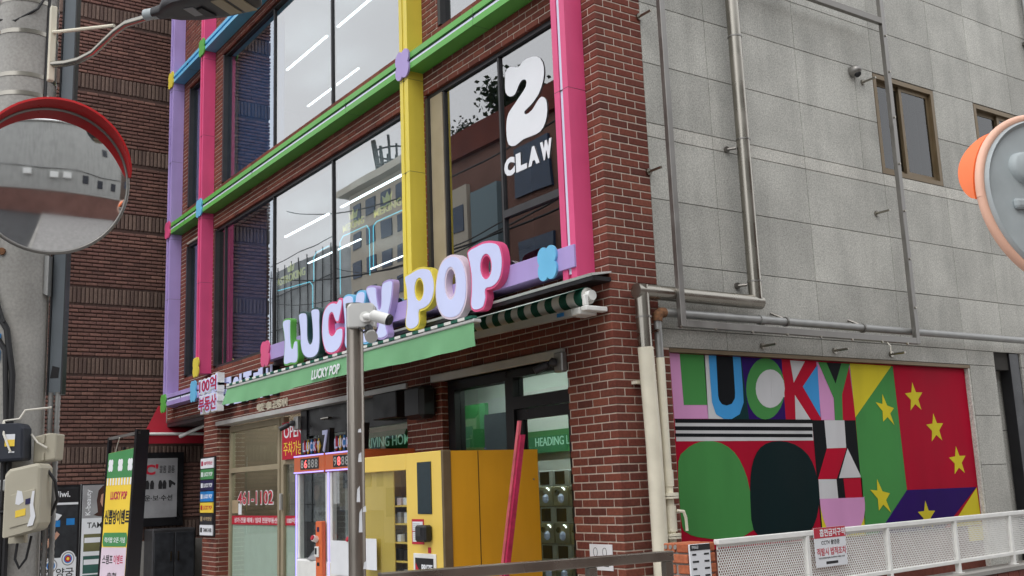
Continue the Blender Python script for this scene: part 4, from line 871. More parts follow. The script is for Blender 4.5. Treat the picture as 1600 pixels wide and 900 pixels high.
for r in range(4):
    for c in range(3):
        x0 = -2.96+c*.27; z0 = .22+r*.385; y0 = 1.35
        t = thing('capsule_machine', 'grey capsule machine, %s row behind glass door, %s' % (('bottom','second','third','top')[r], ('end by the screen','middle of the row','end by the brick corner')[c]), 'capsule machine', (x0+.13, y0+.2, z0), cm_group)
        part('lower_body', MB().cbox(x0, x0+.255, y0, y0+.35, z0, z0+.205, .008), 'capsule_grey', t)
        b_ = part('display_box', MB().cbox(x0, x0+.255, y0+.02, y0+.35, z0+.207, z0+.375, .008), 'paper', t)
        part('picture_card', MB().box(x0+.03, x0+.19, y0+.012, y0+.0195, z0+.225, z0+.36), 'photo_dark', b_)
        part('coin_dial', MB().tube([(x0+.08,y0-.001,z0+.14),(x0+.08,y0-.02,z0+.14)], .03, 14), 'steel', t, smooth=True)
        part('capsule', MB().tube([(x0+.15,y0-.01,z0+.035),(x0+.15,y0-.01,z0+.06),(x0+.15,y0-.01,z0+.10),(x0+.15,y0-.01,z0+.125)], [.012,.036,.036,.012], 14), 'letter_face', t, smooth=True)
        part('handle_arc', MB().tube([(x0+.17+.04*math.cos(a*.35), y0-.006, z0+.15+.04*math.sin(a*.35)) for a in range(1,6)], .006, 6), 'led_white', t)  # white handle given a glow of its own; it is no lamp
# pink plank
pl = thing('folding_board', 'narrow pink painted folding board leaning beside the yellow vending machine', 'board', (-.75, -.8, .1))
fn = basis((-.75,-.80,.12), (.99,0,0), (.262,.0,.965), (0,-1,0))
part('board_edge', MB().prism([(0,0),(.032,0),(.032,2.04),(.0,2.04)], None, fn, 0, .02), 'bench_wood', pl); part('board_face', MB().prism([(.033,0),(.06,0),(.06,1.93),(.033,1.93)], None, fn, -.03, .01), 'sticker_pink', pl)

# ================================================================ yellow vending machine
vm_ = thing('vending_machine', 'yellow prize vending machine with glass front standing before the pier', 'vending machine', (-1.6, -.65, .1))
VX0, VX1, VY0, VY1, VZ = -2.42, -.82, -1.13, -.2, 1.90
part('cabinet', MB().box(VX0, VX1, VY0+.06, VY1, .1, VZ-.004), 'vending_side', vm_, bevel=.006) if False else None
mb = MB().box(VX1-.03, VX1, VY0+.075, VY1, .1, VZ-.004).box(VX0, VX0+.03, VY0+.075, VY1, .1, VZ-.004).box(VX0+.03, VX1-.03, VY1-.03, VY1, .1, VZ-.004).box(VX0+.03, VX1-.03, VY0+.075, VY1-.03, VZ-.034, VZ-.004).box(VX0+.03, VX1-.03, VY0+.075, VY1-.03, .1, .6)
part('cabinet', mb, 'vending_side', vm_)
mb = MB().box(-1.42, VX1, VY0, VY0+.07, .1, VZ).box(VX0, -1.42, VY0, VY0+.07, 1.765, VZ).box(VX0, VX0+.06, VY0, VY0+.07, .1, 1.765).box(VX0+.06, -1.42, VY0, VY0+.07, .1, .62)
part('front_frame', mb, 'vending_yellow', vm_, bevel=.006)
part('partition', MB().box(-1.45, -1.42, VY0+.08, VY1-.04, .6, VZ-.04).box(-2.08, -2.05, VY0+.07, VY1-.04, .6, VZ-.04), 'vending_yellow', vm_)
part('front_pane', MB().box(VX0+.06, -1.42, VY0+.02, VY0+.028, .62, 1.765), 'glass_clear', vm_)
part('cabinet_lamp', MB().box(-1.475, -1.462, VY0+.06, VY0+.07, .65, 1.72), 'led_white', vm_); part('cabinet_lamp', MB().box(VX0+.07, VX0+.085, VY0+.035, VY0+.05, .65, 1.72), 'led_white', vm_)  # the shelf-side strip is an added lamp that brightens the prizes
part('inner_panel', MB().box(VX0+.09, -1.72, VY0+.045, VY0+.055, .62, 1.765), 'vending_yellow', vm_); part('back_panel', MB().box(-2.05, -1.46, VY0+.30, VY0+.32, .6, VZ-.04), 'vending_yellow', vm_)
for i, z in enumerate((.86, 1.015, 1.17, 1.325, 1.475)):
    part('shelf', MB().box(-2.049, -1.451, VY0+.06, VY0+.299, z-.014, z), 'vending_yellow', vm_)
    for j in range(3):
        x = -1.83+j*.10; h = random.uniform(.06, .10); mt = random.choice(['paper','black_plastic','black_plastic','grey_print','rosewhite'])
        b_ = solo('boxed_prize', MB().cbox(x, x+.06, VY0+.075+random.uniform(0,.02), VY0+.16, z, z+h, .004), mt, '%s boxed prize, %s shelf of yellow vending machine, %s' % ({'paper':'white','black_plastic':'black','grey_print':'grey','rosewhite':'pale pink'}[mt], ('lowest','second lowest','middle','second highest','highest')[i], ('beside inner panel','middle one','by card reader')[j]), 'box', 'boxed prizes in the vending machine')
        if mt == 'black_plastic' : pass
s = part('screen', MB().box(-1.225, -1.0, VY0-.004, VY0-.001, 1.405, 1.82), 'black_plastic', vm_)
part('screen_glass', MB().box(-1.222, -1.003, VY0-.007, VY0-.005, 1.408, 1.817), 'glass_dark', s)
n_ = part('notice', MB().box(-1.33, -1.135, VY0-.004, VY0-.001, 1.165, 1.365), 'red_print', vm_)
part('notice_paper', MB().box(-1.315, -1.15, VY0-.006, VY0-.0045, 1.27, 1.345).box(-1.315, -1.15, VY0-.006, VY0-.0045, 1.185, 1.262), 'paper', n_)
mb = MB()
for i in range(9): mb.box(-1.305, -1.305+random.uniform(.07,.14), VY0-.0075, VY0-.0062, 1.197+i*.016, 1.201+i*.016)
part('print_lines', mb, 'grey_print', n_)['kind'] = 'stuff'
c_ = part('card_reader', MB().cbox(-1.165, -1.0, VY0-.075, VY0-.001, 1.19, 1.32, .015), 'black_plastic', vm_); part('reader_screen', MB().box(-1.145, -1.06, VY0-.078, VY0-.0755, 1.235, 1.30), 'dark_metal', c_)
part('small_sign', MB().box(-1.075, -1.03, VY0-.004, VY0-.001, 1.10, 1.145), 'red_print', vm_)
p_ = part('prize_window', MB().cbox(-1.30, -.945, VY0-.012, VY0-.001, .72, 1.095, .01), 'white_paint', vm_)
q_ = part('prize_panel', MB().box(-1.265, -.98, VY0-.016, VY0-.0125, .75, 1.06), 'black_plastic', p_)
mb = MB(); text(mb, 'PRIZE', FRONT(VY0-.016), -1.16, -.99, .955, 1.01, .002, bold=.03); text(mb, 'OUT', FRONT(VY0-.016), -1.14, -1.0, .86, .91, .002, bold=.03); part('lettering', mb, 'white_sticker', q_)
part('prize_arrow', MB().prism([(-1.255,.9),(-1.20,.96),(-1.255,1.02)], None, FRONT(VY0-.016), 0, .002), 'red_print', q_)
part('corner_trim', MB().box(VX1-.02, VX1+.012, VY0-.006, VY0+.068, .1, VZ+.003), 'bronze_alu', vm_, bevel=.004)
part('seam', MB().box(VX1+.0005, VX1+.0025, VY0+.33, VY0+.336, .1, VZ-.006), 'black_metal', vm_)
part('sticker', MB().box(VX1+.0005, VX1+.002, VY1-.22, VY1-.12, .62, .69), 'paper', vm_)
for zz in (.25,.95,1.65): part('rivet', MB().tube([(VX1,VY1-.05,zz),(VX1+.004,VY1-.05,zz)], .008, 8), 'steel_dull', vm_)
part('foot', MB().box(VX0+.05, VX0+.12, VY0+.1, VY0+.2, .0, .1).box(VX1-.12, VX1-.05, VY0+.1, VY0+.2, .0, .1), 'black_plastic', vm_)
solo('paper_notice', MB().box(-2.17, -1.955, VY0-.006, VY0-.002, .93, 1.195), 'paper', 'white paper notice taped to the yellow vending machine glass', 'notice')
nt_ = thing('paper_notice', 'white notice with two line drawings on the brick corner pier', 'notice', (-.28, -.01, .9))
s = part('sheet', MB().box(-.424, -.14, -.008, -.004, .915, 1.117), 'paper', nt_)
mb = MB()
for cx in (-.35, -.235): mb.tube([(cx+.025*math.cos(a*.45), -.009, 1.055+.035*math.sin(a*.45)) for a in range(15)], .002, 5)
mb.box(-.37, -.335, -.0095, -.0085, 1.005, 1.012).box(-.26, -.22, -.0095, -.0085, 1.005, 1.012).box(-.385,-.33,-.0095,-.0085,.945,.953).box(-.25,-.19,-.0095,-.0085,.945,.953)
part('drawing', mb, 'ink', s)
# ================================================================ second and third floor rooms
def tubes_for(z, y, segs, floor):
    for i, (a, b) in enumerate(segs):
        solo('tube_lamp', MB().box(a, b, y, y+.03, z-.018, z), 'tube_light_upper', 'long white tube lamp under the %s ceiling, %s' % (floor, ('nearest the far blind', 'second from the far blind', 'beside the yellow column')[i]), 'lamp', 'window side tube lamps on the %s' % floor)
tubes_for(5.56, .84, [(-8.68,-7.1),(-6.7,-4.9)], 'second floor')
tubes_for(8.42, .955, [(-8.9,-7.37),(-7.0,-5.3),(-4.9,-3.4)], 'third floor')
for i, y in enumerate((1.9, 3.1)):
    solo('tube_lamp', MB().box(-10.2, -8.2, y, y+.03, 5.515, 5.53), 'tube_light_upper', ('white tube lamp deep in the second floor room', 'white tube lamp at the back of the second floor room')[i], 'lamp')
    solo('tube_lamp', MB().box(-10.2, -8.2, y, y+.03, 8.375, 8.39), 'tube_light_upper', ('white tube lamp deep in the third floor room', 'white tube lamp at the back of the third floor room')[i], 'lamp')
nb = thing('neon_sign', 'cyan neon outlines with yellow crown lettering inside the second floor', 'neon sign', (-6.8, .6, 3.4))
for pts in ([(-8.35,.6,4.62),(-7.2,.6,4.55),(-7.1,.6,4.48),(-7.1,.6,3.9)], [(-7.11,.62,4.54),(-7.11,.62,4.88),(-7.02,.62,4.94),(-6.6,.62,4.95)], [(-6.22,.6,4.2),(-6.22,.6,4.92),(-6.12,.6,4.98),(-5.43,.6,4.97),(-5.36,.6,4.9),(-5.36,.6,4.3)], [(-5.30,.62,4.4),(-5.29,.62,4.93),(-5.2,.62,4.97),(-4.5,.62,4.96)]):
    part('neon_line', MB().tube(pts, .006, 6), 'neon_cyan', nb)
for t_, u0, u1, v0, v1 in (('ASTROKING', -8.38, -7.35, 4.68, 4.80), ('MEKING', -6.12, -5.5, 5.02, 5.12), ('MEKING', -5.22, -4.5, 5.02, 5.12)):
    mb = MB(); text(mb, t_, FRONT(.6), u0, u1, v0, v1, .008, bold=.015); part('lettering', mb, 'neon_yellow', nb)
    c = (u0+u1)/2; part('crown', MB().prism([(c-.1,v1+.03),(c+.1,v1+.03),(c+.13,v1+.13),(c+.05,v1+.08),(c,v1+.16),(c-.05,v1+.08),(c-.13,v1+.13)], None, FRONT(.6), 0, .008), 'neon_yellow', nb)
solo('claw_machine_row', MB().box(-11.4, -3.5, 2.35, 3.2, 3.36, 4.45), 'interior_dark', 'dark counter row deep inside the second floor', 'counter')
solo('room_backdrop', MB().box(-2.9, -.3, 1.4, 1.45, 3.37, 5.85), 'interior_dark', 'dark curtain behind the window with the figure 2', 'curtain')
solo('room_backdrop', MB().box(-10.9, -9.75, .27, .28, 6.3, 8.7), 'blue_room', 'blue blind behind the slim third floor window, added for bluish room light', 'backdrop')  # this and the next three: added sheets that make the rooms look blue-lit
solo('room_backdrop', MB().box(-10.9, -9.75, .27, .28, 3.4, 5.85), 'lilac_room', 'lilac blind behind the slim second floor window, added for lilac room light', 'backdrop')
solo('room_backdrop', MB().box(-9.5, -8.0, .27, .28, 3.4, 5.85), 'lilac_room', 'lilac blind behind the second floor corner pane, added for lilac room light', 'backdrop')
solo('room_backdrop', MB().box(-9.3, -7.35, .27, .28, 6.3, 8.7), 'blue_room', 'grey blue blind behind the third floor corner pane, added for bluish room light', 'backdrop')

# ================================================================ pipes on the granite side
dp = thing('downpipe', 'stainless downpipe with two elbows and cream painted lower length', 'pipe', (.12, .22, 0))
part('pipe', MB().tube([(.12,1.585,ZT),(.12,1.585,3.15)], .062, 18).tube([(.12,1.64,3.12),(.12,.17,3.12)], .062, 18).tube([(.12,.232,3.17),(.12,.235,2.66)], .060, 18), 'steel', dp, smooth=True)
part('painted_length', MB().tube([(.12,.237,2.66),(.12,.262,1.9),(.12,.265,.1)], .064, 18), 'cream_paint', dp, smooth=True)
for yy, zz in ((1.585,3.30),(1.585,4.62),(1.585,5.62),(.237,2.90)): part('collar', MB().tube([(.12,yy,zz),(.12,yy,zz+.013)], .067, 18), 'steel_dull', dp, smooth=True)
for z in (3.28, 4.55): part('wall_clip', MB().tube([(0,1.48,z),(.08,1.53,z)], .012, 8).tube([(0,1.48,z),(.02,1.48,z)], .03, 12), 'steel_dark', dp)
part('wall_clip', MB().box(.0, .06, .17, .30, 2.37, 2.395), 'cream_paint', dp); part('wall_clip', MB().tube([(0,1.0,3.20),(.08,1.0,3.16)], .012, 8), 'steel_dark', dp)
gp = thing('gas_pipe', 'galvanised gas pipe turning down beside the downpipe with cream valve', 'pipe', (.12, .39, 0))
part('pipe', MB().tube([(.12,.46,2.958),(.12,2.5,2.968),(.12,8.4,2.985)], .036, 14), 'galvanised', gp, smooth=True)
part('elbow', MB().tube([(.12,.47,2.958),(.12,.42,2.955),(.12,.39,2.93),(.12,.385,2.88)], .042, 14), 'rust', gp, smooth=True)
part('pipe', MB().tube([(.12,.385,2.89),(.12,.387,2.58)], .033, 14), 'galvanised', gp, smooth=True)
part('painted_length', MB().tube([(.12,.387,2.58),(.12,.392,.1)], .037, 14), 'cream_paint', gp, smooth=True)
vv = part('valve', MB().tube([(.12,.392,1.68),(.12,.392,1.55)], .045, 14).tube([(.12,.392,1.50),(.12,.392,1.475)], .075, 16).tube([(.12,.392,1.47),(.12,.392,1.455)], .075, 16).tube([(.12,.392,1.40),(.12,.392,1.20)], .048, 14).tube([(.12,.392,1.185),(.12,.392,1.165)], .075, 16).tube([(.12,.392,1.16),(.12,.392,1.145)], .072, 16), 'cream_paint', gp, smooth=True)
part('valve_lever', MB().tube([(.17,.42,1.36),(.19,.47,1.35),(.19,.49,1.30),(.19,.495,1.20)], .012, 8), 'cream_paint', vv, smooth=True)
for y in (1.9, 3.0): part('wall_clip', MB().tube([(0,y,3.06),(.1,y+.05,3.0)], .012, 8).tube([(.12,y+.04,2.965),(.12,y+.06,2.966)], .045, 14), 'steel_dark', gp)
part('coupling', MB().tube([(.12,1.60,2.963),(.12,1.66,2.963)], .044, 14), 'galvanised', gp, smooth=True)
# steel tube frame for banners
sf = thing('banner_frame', 'empty square steel tube banner frame on stand-off bolts over granite', 'frame', (.17, 2.1, 2.8))
part('frame_tube', MB().cbox(.16, .21, .57, .63, 2.835, ZT, .004), 'steel_dull', sf); part('frame_tube', MB().cbox(.16, .21, 3.77, 3.83, 2.835, ZT, .004), 'steel_dull', sf)
part('frame_tube', MB().cbox(.16, .21, .631, 3.769, 2.835, 2.895, .004), 'steel_dull', sf); part('frame_tube', MB().cbox(.16, .21, .631, 3.769, 6.23, 6.30, .004), 'steel_dark', sf)
mb = MB()
for y, z in ((.50,5.62),(.50,4.20),(3.62,5.62),(3.62,4.2),(.35,2.80),(1.75,2.75),(2.75,2.75),(3.62,2.75),(2.38,6.30)):
    part('stand_off', MB().tube([(.0,y,z),(.018,y,z),(.0181,y,z),(.165,y,z)], [.03,.03,.012,.012], 14), 'steel', sf, smooth=True)
mb = MB()
for y in (.55,.95,1.4,1.85,2.3,2.75,3.2,3.6): mb.tube([(.21,y,2.83),(.225,y,2.83)], .012, 8)
for z in (3.2,3.7,4.2,4.7,5.2,5.7,6.1): mb.tube([(.21,3.80,z),(.222,3.80,z)], .012, 8)
part('screw', mb, 'steel', sf)['kind'] = 'stuff'
part('cable_tie', MB().tube([(.2,3.3,2.83),(.22,3.32,2.79),(.21,3.33,2.72)], .006, 6), 'cable_white', sf)
vc = thing('vent_cap', 'round stainless vent cap on the granite left of the slider window', 'vent', (0, 3.45, 5.68))
mb = MB()
for i in range(6):
    pass
part('hood', MB().tube([(0,3.455,5.70),(.03,3.455,5.70),(.07,3.455,5.70),(.10,3.455,5.695),(.115,3.455,5.69)], [.058,.062,.055,.036,.008], 18), 'steel_dull', vc, smooth=True); part('outlet', MB().tube([(.06,3.455,5.67),(.08,3.455,5.645)], .034, 14), 'black_metal', vc, smooth=True)
jp = thing('cable_conduit', 'pale vertical conduit pair at the far end of the granite wall', 'conduit', (.05, 7.1, 0))
part('conduit', MB().tube([(.06,7.0,4.2),(.06,7.0,ZT)], .03, 10).tube([(.06,7.09,4.2),(.06,7.09,ZT)], .022, 10), 'galvanised', jp, smooth=True); part('clip', MB().box(0,.09,6.94,7.14,6.75,6.79), 'steel_dark', jp)

# ================================================================ white perforated fence, low wall, brick pillar
A, B = Vector((1.285,-.30,0)), Vector((.72,6.05,0)); D_ = (B-A); FL = D_.length; U_ = D_.normalized(); N_ = Vector((U_.y,-U_.x,0))
ff = basis(A, U_, (0,0,1), N_)
fe = thing('white_fence', 'white metal fence with round-hole panels on a low brick wall', 'fence', (1.0, 2.5, .78))
bounds = [0.0, 1.00, 2.07, 3.13, 4.12, 5.1, 6.1]
rect_ = lambda u0,u1,v0,v1,d0,d1: MB().prism([(u0,v0),(u1,v0),(u1,v1),(u0,v1)], None, ff, d0, d1)
part('top_rail', rect_(0, FL, 1.165, 1.20, -.022, .022), 'white_paint', fe, bevel=.004); part('bottom_rail', rect_(0, FL, .815, .845, -.02, .02), 'white_paint', fe, bevel=.004)
for u in bounds[1:]:
    part('post', rect_(u-.018, u+.018, .74, 1.164, -.02, .021), 'white_paint', fe, bevel=.003)
    part('post_foot', rect_(u-.035, u+.035, .735, .743, -.035, .035), 'white_paint', fe)
def perforated(u0, u1, v0, v1):
    mb = MB(); px = .0245; pz = .0168; r = .0079; nx = int((u1-u0)/px); nz = int((v1-v0)/pz)
    ox = (u1-u0-nx*px)/2; K = 8
    for j in range(nz):
        for i in range(nx):
            off = px/2 if j % 2 else 0
            if j % 2 and i == nx-1: continue
            cu = u0+ox+px*(i+.5)+off; cv = v0+pz*(j+.5)
            inner = [ff(cu+r*math.cos(2*math.pi*(k+.5)/K), cv+r*math.sin(2*math.pi*(k+.5)/K), 0) for k in range(K)]
            o = []
            for k in range(K):
                a = 2*math.pi*(k+.5)/K; c, s = math.cos(a), math.sin(a); m_ = max(abs(c)/(px/2), abs(s)/(pz/2)); o.append(ff(cu+c/m_, cv+s/m_, 0))
            # include rectangle corners
            b = len(mb.v); mb.v += o+inner
            for k in range(K): mb.f.append((b+k, b+(k+1)%K, b+K+(k+1)%K, b+K+k))
            cc = [ff(cu+sx*px/2, cv+sz*pz/2, 0) for sx, sz in ((1,1),(-1,1),(-1,-1),(1,-1))]; b2 = len(mb.v); mb.v += cc
            for q, k in enumerate((0,2,4,6)): mb.f.append((b+k, b2+q, b+(k+1)%K))
        if j % 2:
            v_0, v_1 = v0+pz*j, v0+pz*(j+1)
            for a, b_ in ((u0+ox, u0+ox+px/2), (u0+ox+px*nx-px/2, u0+ox+px*nx)):
                b = len(mb.v); mb.v += [ff(a,v_0,0), ff(b_,v_0,0), ff(b_,v_1,0), ff(a,v_1,0)]; mb.f.append((b,b+1,b+2,b+3))
    for a, b_ in ((u0, u0+ox), (u1-ox, u1)):
        b = len(mb.v); mb.v += [ff(a,v0,0), ff(b_,v0,0), ff(b_,v1,0), ff(a,v1,0)]; mb.f.append((b,b+1,b+2,b+3))
    b = len(mb.v); mb.v += [ff(u0,v0+nz*pz,0), ff(u1,v0+nz*pz,0), ff(u1,v1,0), ff(u0,v1,0)]; mb.f.append((b,b+1,b+2,b+3))
    return mb
for a, b in zip(bounds, bounds[1:]):
    o = part('perforated_panel', perforated(a+(.018 if a else 0), b-.018, .846, 1.164), 'white_paint', fe)
    so_ = o.modifiers.new('thickness', 'SOLIDIFY'); so_.thickness = .002
sgn = thing('fence_sign', 'white and red Korean no smoking sign tied to the white fence', 'sign', tuple(ff(1.28,.95,.03)))
s = part('sheet', rect_(1.065, 1.465, .935, 1.215, .024, .027), 'paper', sgn)
part('red_header', rect_(1.066, 1.464, 1.14, 1.214, .0272, .0285), 'red_print', s)
mb = MB(); text(mb, '흡연금지구역', ff_off := (lambda a, b, d=0.0: ff(a, b, .0286+d)), 1.135, 1.455, 1.15, 1.205, .001, bold=.02); part('lettering', mb, 'white_sticker', s)
mb = MB(); text(mb, 'CCTV 촬영중', lambda a, b, d=0.0: ff(a, b, .0272+d), 1.15, 1.38, 1.09, 1.125, .001, bold=.01); part('lettering', mb, 'ink', s)
mb = MB(); text(mb, '적발시 법적조치', lambda a, b, d=0.0: ff(a, b, .0272+d), 1.085, 1.45, 1.015, 1.07, .001, bold=.015); part('lettering', mb, 'red_print', s)
mb = MB(); text(mb, '국민건강증진법에 의거하여 과태료 부과', lambda a, b, d=0.0: ff(a, b, .0272+d), 1.1, 1.43, .992, 1.004, .001)
for q in (0,): mb.prism([(1.19,.953),(1.34,.953),(1.34,.972),(1.19,.972)], None, lambda a, b, d=0.0: ff(a, b, .0272+d), 0, .001)
part('lettering', mb, 'ink', s)
# low wall
lw = thing('low_wall', 'low dark red brick wall carrying the white fence', 'wall', (1.0, 2.9, 0))
part('core', rect_(0, FL, 0, .70, -.09, .09), 'mortar_dark', lw); part('coping', rect_(0, FL, .701, .735, -.11, .11), 'concrete_plain', lw)
for r in range(6):
    z = .70-(r+1)*.067
    for i in range(int(FL/.2)):
        u = i*.2 + (.1 if r % 2 else 0)
        if u+.19 > FL: continue
        if r < 3: part('brick', MB().prism([(u,z+.005),(u+.19,z+.005),(u+.19,z+.062),(u,z+.062)], None, ff, .085, .098), 'brick_red', lw)
# brick pillar at the end of the fence
bp_ = thing('brick_pillar', 'small pillar of loose orange bricks at the fence end', 'pillar', (1.18, -.45, 0))
part('mortar_core', MB().box(1.085, 1.285, -.565, -.345, 0, 1.185), 'concrete_plain', bp_)
pm = {}
for r in range(17):
    z0 = 1.20-(r+1)*.068; odd = r % 2
    segs = [(1.07,1.30,-.58,-.475),(1.07,1.30,-.435,-.33)] if odd else [(1.07,1.175,-.58,-.33),(1.195,1.30,-.58,-.33)]
    for s_ in segs:
        k_ = tuple(round(v,3) for v in (s_[1]-s_[0], s_[3]-s_[2]))
        if k_ not in pm: pm[k_] = MB().cbox(-k_[0]/2,k_[0]/2,-k_[1]/2,k_[1]/2,0,.056,.005).mesh('brick','brick_orange')
        o = link('brick', pm[k_], bp_); o.location = ((s_[0]+s_[1])/2+random.uniform(-.004,.004), (s_[2]+s_[3])/2+random.uniform(-.004,.004), z0)
mb = MB()
for i in range(3): mb.tube([(1.10+i*.045,-.582,1.165),(1.10+i*.045,-.586,1.165)], .014, 12)
part('core_hole', mb, 'concrete_plain', bp_)
pb = thing('price_board', 'grey framed parking fee board leaning on the orange brick pillar', 'sign', (1.345, -.5, .5))
fn = SIDE(1.312)
s = part('sheet', MB().box(1.312, 1.326, -.585, -.40, .62, 1.185), 'paper', pb, bevel=.004); fnp = SIDE(1.3265)
h_ = part('black_header', MB().box(1.3262, 1.328, -.582, -.403, 1.145, 1.183), 'ink', s)
mb = MB()
for i in range(8):
    z = 1.125-i*.045; mb.box(1.3262, 1.3275, -.565, -.53+.02*(i%2), z-.012, z); mb.box(1.3262, 1.3275, -.46, -.415, z-.012, z)
part('price_lines', mb, 'ink', s)['kind'] = 'stuff'; mb = MB(); text(mb, '주차요금', SIDE(1.3282), -.57, -.51, 1.155, 1.175, .001); part('lettering', mb, 'white_sticker', h_)

# ================================================================ steel handrail
hr = thing('handrail', 'dark square steel handrail with posts in front of the entrance', 'handrail', (1.8, -2.1, 0))
HA, HB = Vector((1.655,-3.0,0)), Vector((1.865,-1.28,0)); u = (HB-HA).normalized(); hf = basis(HA, u, (0,0,1), Vector((u.y,-u.x,0))); HL = (HB-HA).length
hrect = lambda u0,u1,v0,v1,d0,d1: MB().prism([(u0,v0),(u1,v0),(u1,v1),(u0,v1)], None, hf, d0, d1)
part('top_rail', hrect(0, HL+.025, 1.15, 1.205, -.03, .03), 'steel_brown', hr, bevel=.005)
for q in (.04, .45, 1.22, HL-.005): part('post', hrect(q-.026, q+.026, 0, 1.149, -.025, .025), 'steel_brown', hr, bevel=.004)
part('lower_rail', hrect(.04, HL-.03, .55, .59, -.015, .015), 'steel_brown', hr, bevel=.004)

# ================================================================ CCTV pole
cp = thing('camera_pole', 'brown steel pole with grey box and white bullet cameras on top', 'pole', (1.453, -3.02, 0))
part('pole', MB().tube([(1.453,-3.02,0),(1.453,-3.02,2.56)], .0445, 20), 'steel_brown', cp, smooth=True); part('base_plate', MB().cbox(1.36,1.55,-3.11,-2.93,0,.015,.004), 'steel_dark', cp)
gx, gy = Vector((.569,.821,0)).normalized(), Vector((.80,-.57,0)).normalized()
cf = basis((1.47,-3.03,2.44), gx, (0,0,1), gy)
part('junction_box', MB().prism([(-.03,0),(.115,0),(.115,.115),(.10,.13),(-.015,.13),(-.03,.115)], None, cf, -.03, .06), 'aluminium', cp, bevel=.008)
part('pole_cap', MB().tube([(1.453,-3.02,2.56),(1.453,-3.02,2.58)], .048, 20), 'steel_dark', cp, smooth=True)
def ct(pts, r, n=14): return MB().tube([cf(*p) for p in pts], r, n)
cb = part('bullet_camera', ct([(.07,.05,.06),(.07,.05,.10)], .028), 'white_paint', cp, smooth=True)
part('camera_arm', ct([(.07,.05,.10),(.10,.045,.13),(.13,.03,.14)], .016), 'white_paint', cb, smooth=True)
part('camera_body', ct([(.11,.05,.14),(.12,.047,.145),(.20,.018,.17)], [.02,.03,.03]), 'white_paint', cb, smooth=True); part('lens_hood', ct([(.20,.018,.17),(.212,.012,.174)], [.031,.026]), 'black_plastic', cb, smooth=True)
cb = part('bullet_camera', ct([(.08,.005,.05),(.085,-.02,.06)], .022), 'dark_metal', cp, smooth=True); part('camera_body', ct([(.085,-.03,.04),(.10,-.055,.08)], [.03,.034]), 'aluminium', cb, smooth=True)
part('cable', ct([(.03,.0,.05),(.06,-.03,.09),(.09,-.01,.07)], .005, 6), 'cable', cp)
for z, dz, s in ((1.75,.05,.03),(1.55,.08,.02),(1.50,.03,.05),(1.40,.12,.03),(1.22,.04,.05),(1.9,.02,.03)):
    part('torn_sticker', MB().add([cf(-.012+s, z-2.44, .046), cf(-.012+s+.018, z-2.44, .042), cf(-.012+s+.016, z-2.44+dz, .042), cf(-.012+s+.004, z-2.44+dz*.8, .046)], [(0,1,2,3)]), 'paper', cp)
part('yellow_tape', MB().tube([(1.453,-3.02,1.95),(1.453,-3.02,2.14)], .0452, 20, cap=False), 'steel_brown', cp)

# ================================================================ utility pole with boxes, lamp, mirror
up = thing('utility_pole', 'thick grey concrete utility pole banded with steel straps', 'pole', (.875, -4.575, 0))
part('pole', MB().tube([(.875,-4.575,0),(.875,-4.575,2.0),(.875,-4.575,9.0)], [.172,.158,.105], 28), 'concrete', up, smooth=True)
for z in (3.93, 3.70, 3.60, 3.42, 4.1): part('steel_strap', MB().tube([(.875,-4.575,z),(.875,-4.575,z+.022)], .1605-.00757*(z-2), 28, cap=False), 'steel', up, smooth=True)
mb = MB()
for i in range(3): mb.tube([(.875,-4.575,1.555+i*.018),(.875,-4.575,1.567+i*.018)], .166, 28)
for i in range(2): mb.tube([(.875,-4.575,1.07+i*.018),(.875,-4.575,1.082+i*.018)], .168, 28)
part('wire_band', mb, 'steel_dull', up)['kind'] = 'stuff'
cdir = Vector((.80,-.566,0)).normalized(); cr_ = Vector((.569,.821,0)).normalized()
pf = basis((.875,-4.575,0), cr_, (0,0,1), cdir)           # u right, v up, d towards the street
part('cable_guard', MB().prism([(-.055,0),(-.04,0),(-.04,3.2),(-.055,3.2)], None, pf, .155, .185), 'duct_grey', up)
def pt(pts, r, n=8): return MB().tube([pf(*p) for p in pts], r, n)
part('cable', pt([(-.2,2.85,.1),(-.08,2.62,.16),(.05,2.42,.17),(.085,2.2,.165),(.09,1.5,.165),(.09,.0,.165)], .014), 'cable', up, smooth=True)
part('cable', pt([(-.2,2.68,.1),(-.06,2.47,.17),(.05,2.32,.175),(.07,2.0,.175),(.072,.0,.175)], .012), 'cable', up, smooth=True)
part('cable', pt([(-.15,2.95,.12),(-.02,2.62,.17),(.04,2.45,.18)], .007), 'cable', up, smooth=True)
part('cable', pt([(-.12,4.02,.1),(.0,3.99,.14),(.1,4.06,.12),(.13,4.2,.05)], .006), 'cable', up, smooth=True)
part('cable', pt([(.13,4.2,.06),(.135,3.6,.07),(.12,3.45,.1),(.02,3.37,.16)], .008), 'cable', up, smooth=True)
pn = part('paper_label', MB().prism([(-.10,2.34),(.02,2.34),(.02,2.40),(-.10,2.40)], None, pf, .158, .160).prism([(-.10,2.27),(.02,2.27),(.02,2.32),(-.10,2.32)], None, pf, .158, .160), 'sky_blue', up)
mb = MB(); text(mb, '국수 대', lambda a, b, d=0.0: pf(a, b, .1605+d), -.095, .015, 2.355, 2.39, .001, bold=.01); part('lettering', mb, 'white_sticker', pn)
part('hole_ring', pt([(.0,2.80,.15),(.0,2.80,.162)], .018, 12), 'rust', up)
duct = thing('cable_riser', 'grey steel cable riser with ribbed hoses beside the concrete pole', 'riser', (1.05, -4.35, 0))
part('channel', MB().prism([(.175,2.12),(.235,2.12),(.235,6.0),(.175,6.0)], None, pf, -.06, -.02), 'duct_grey', duct)
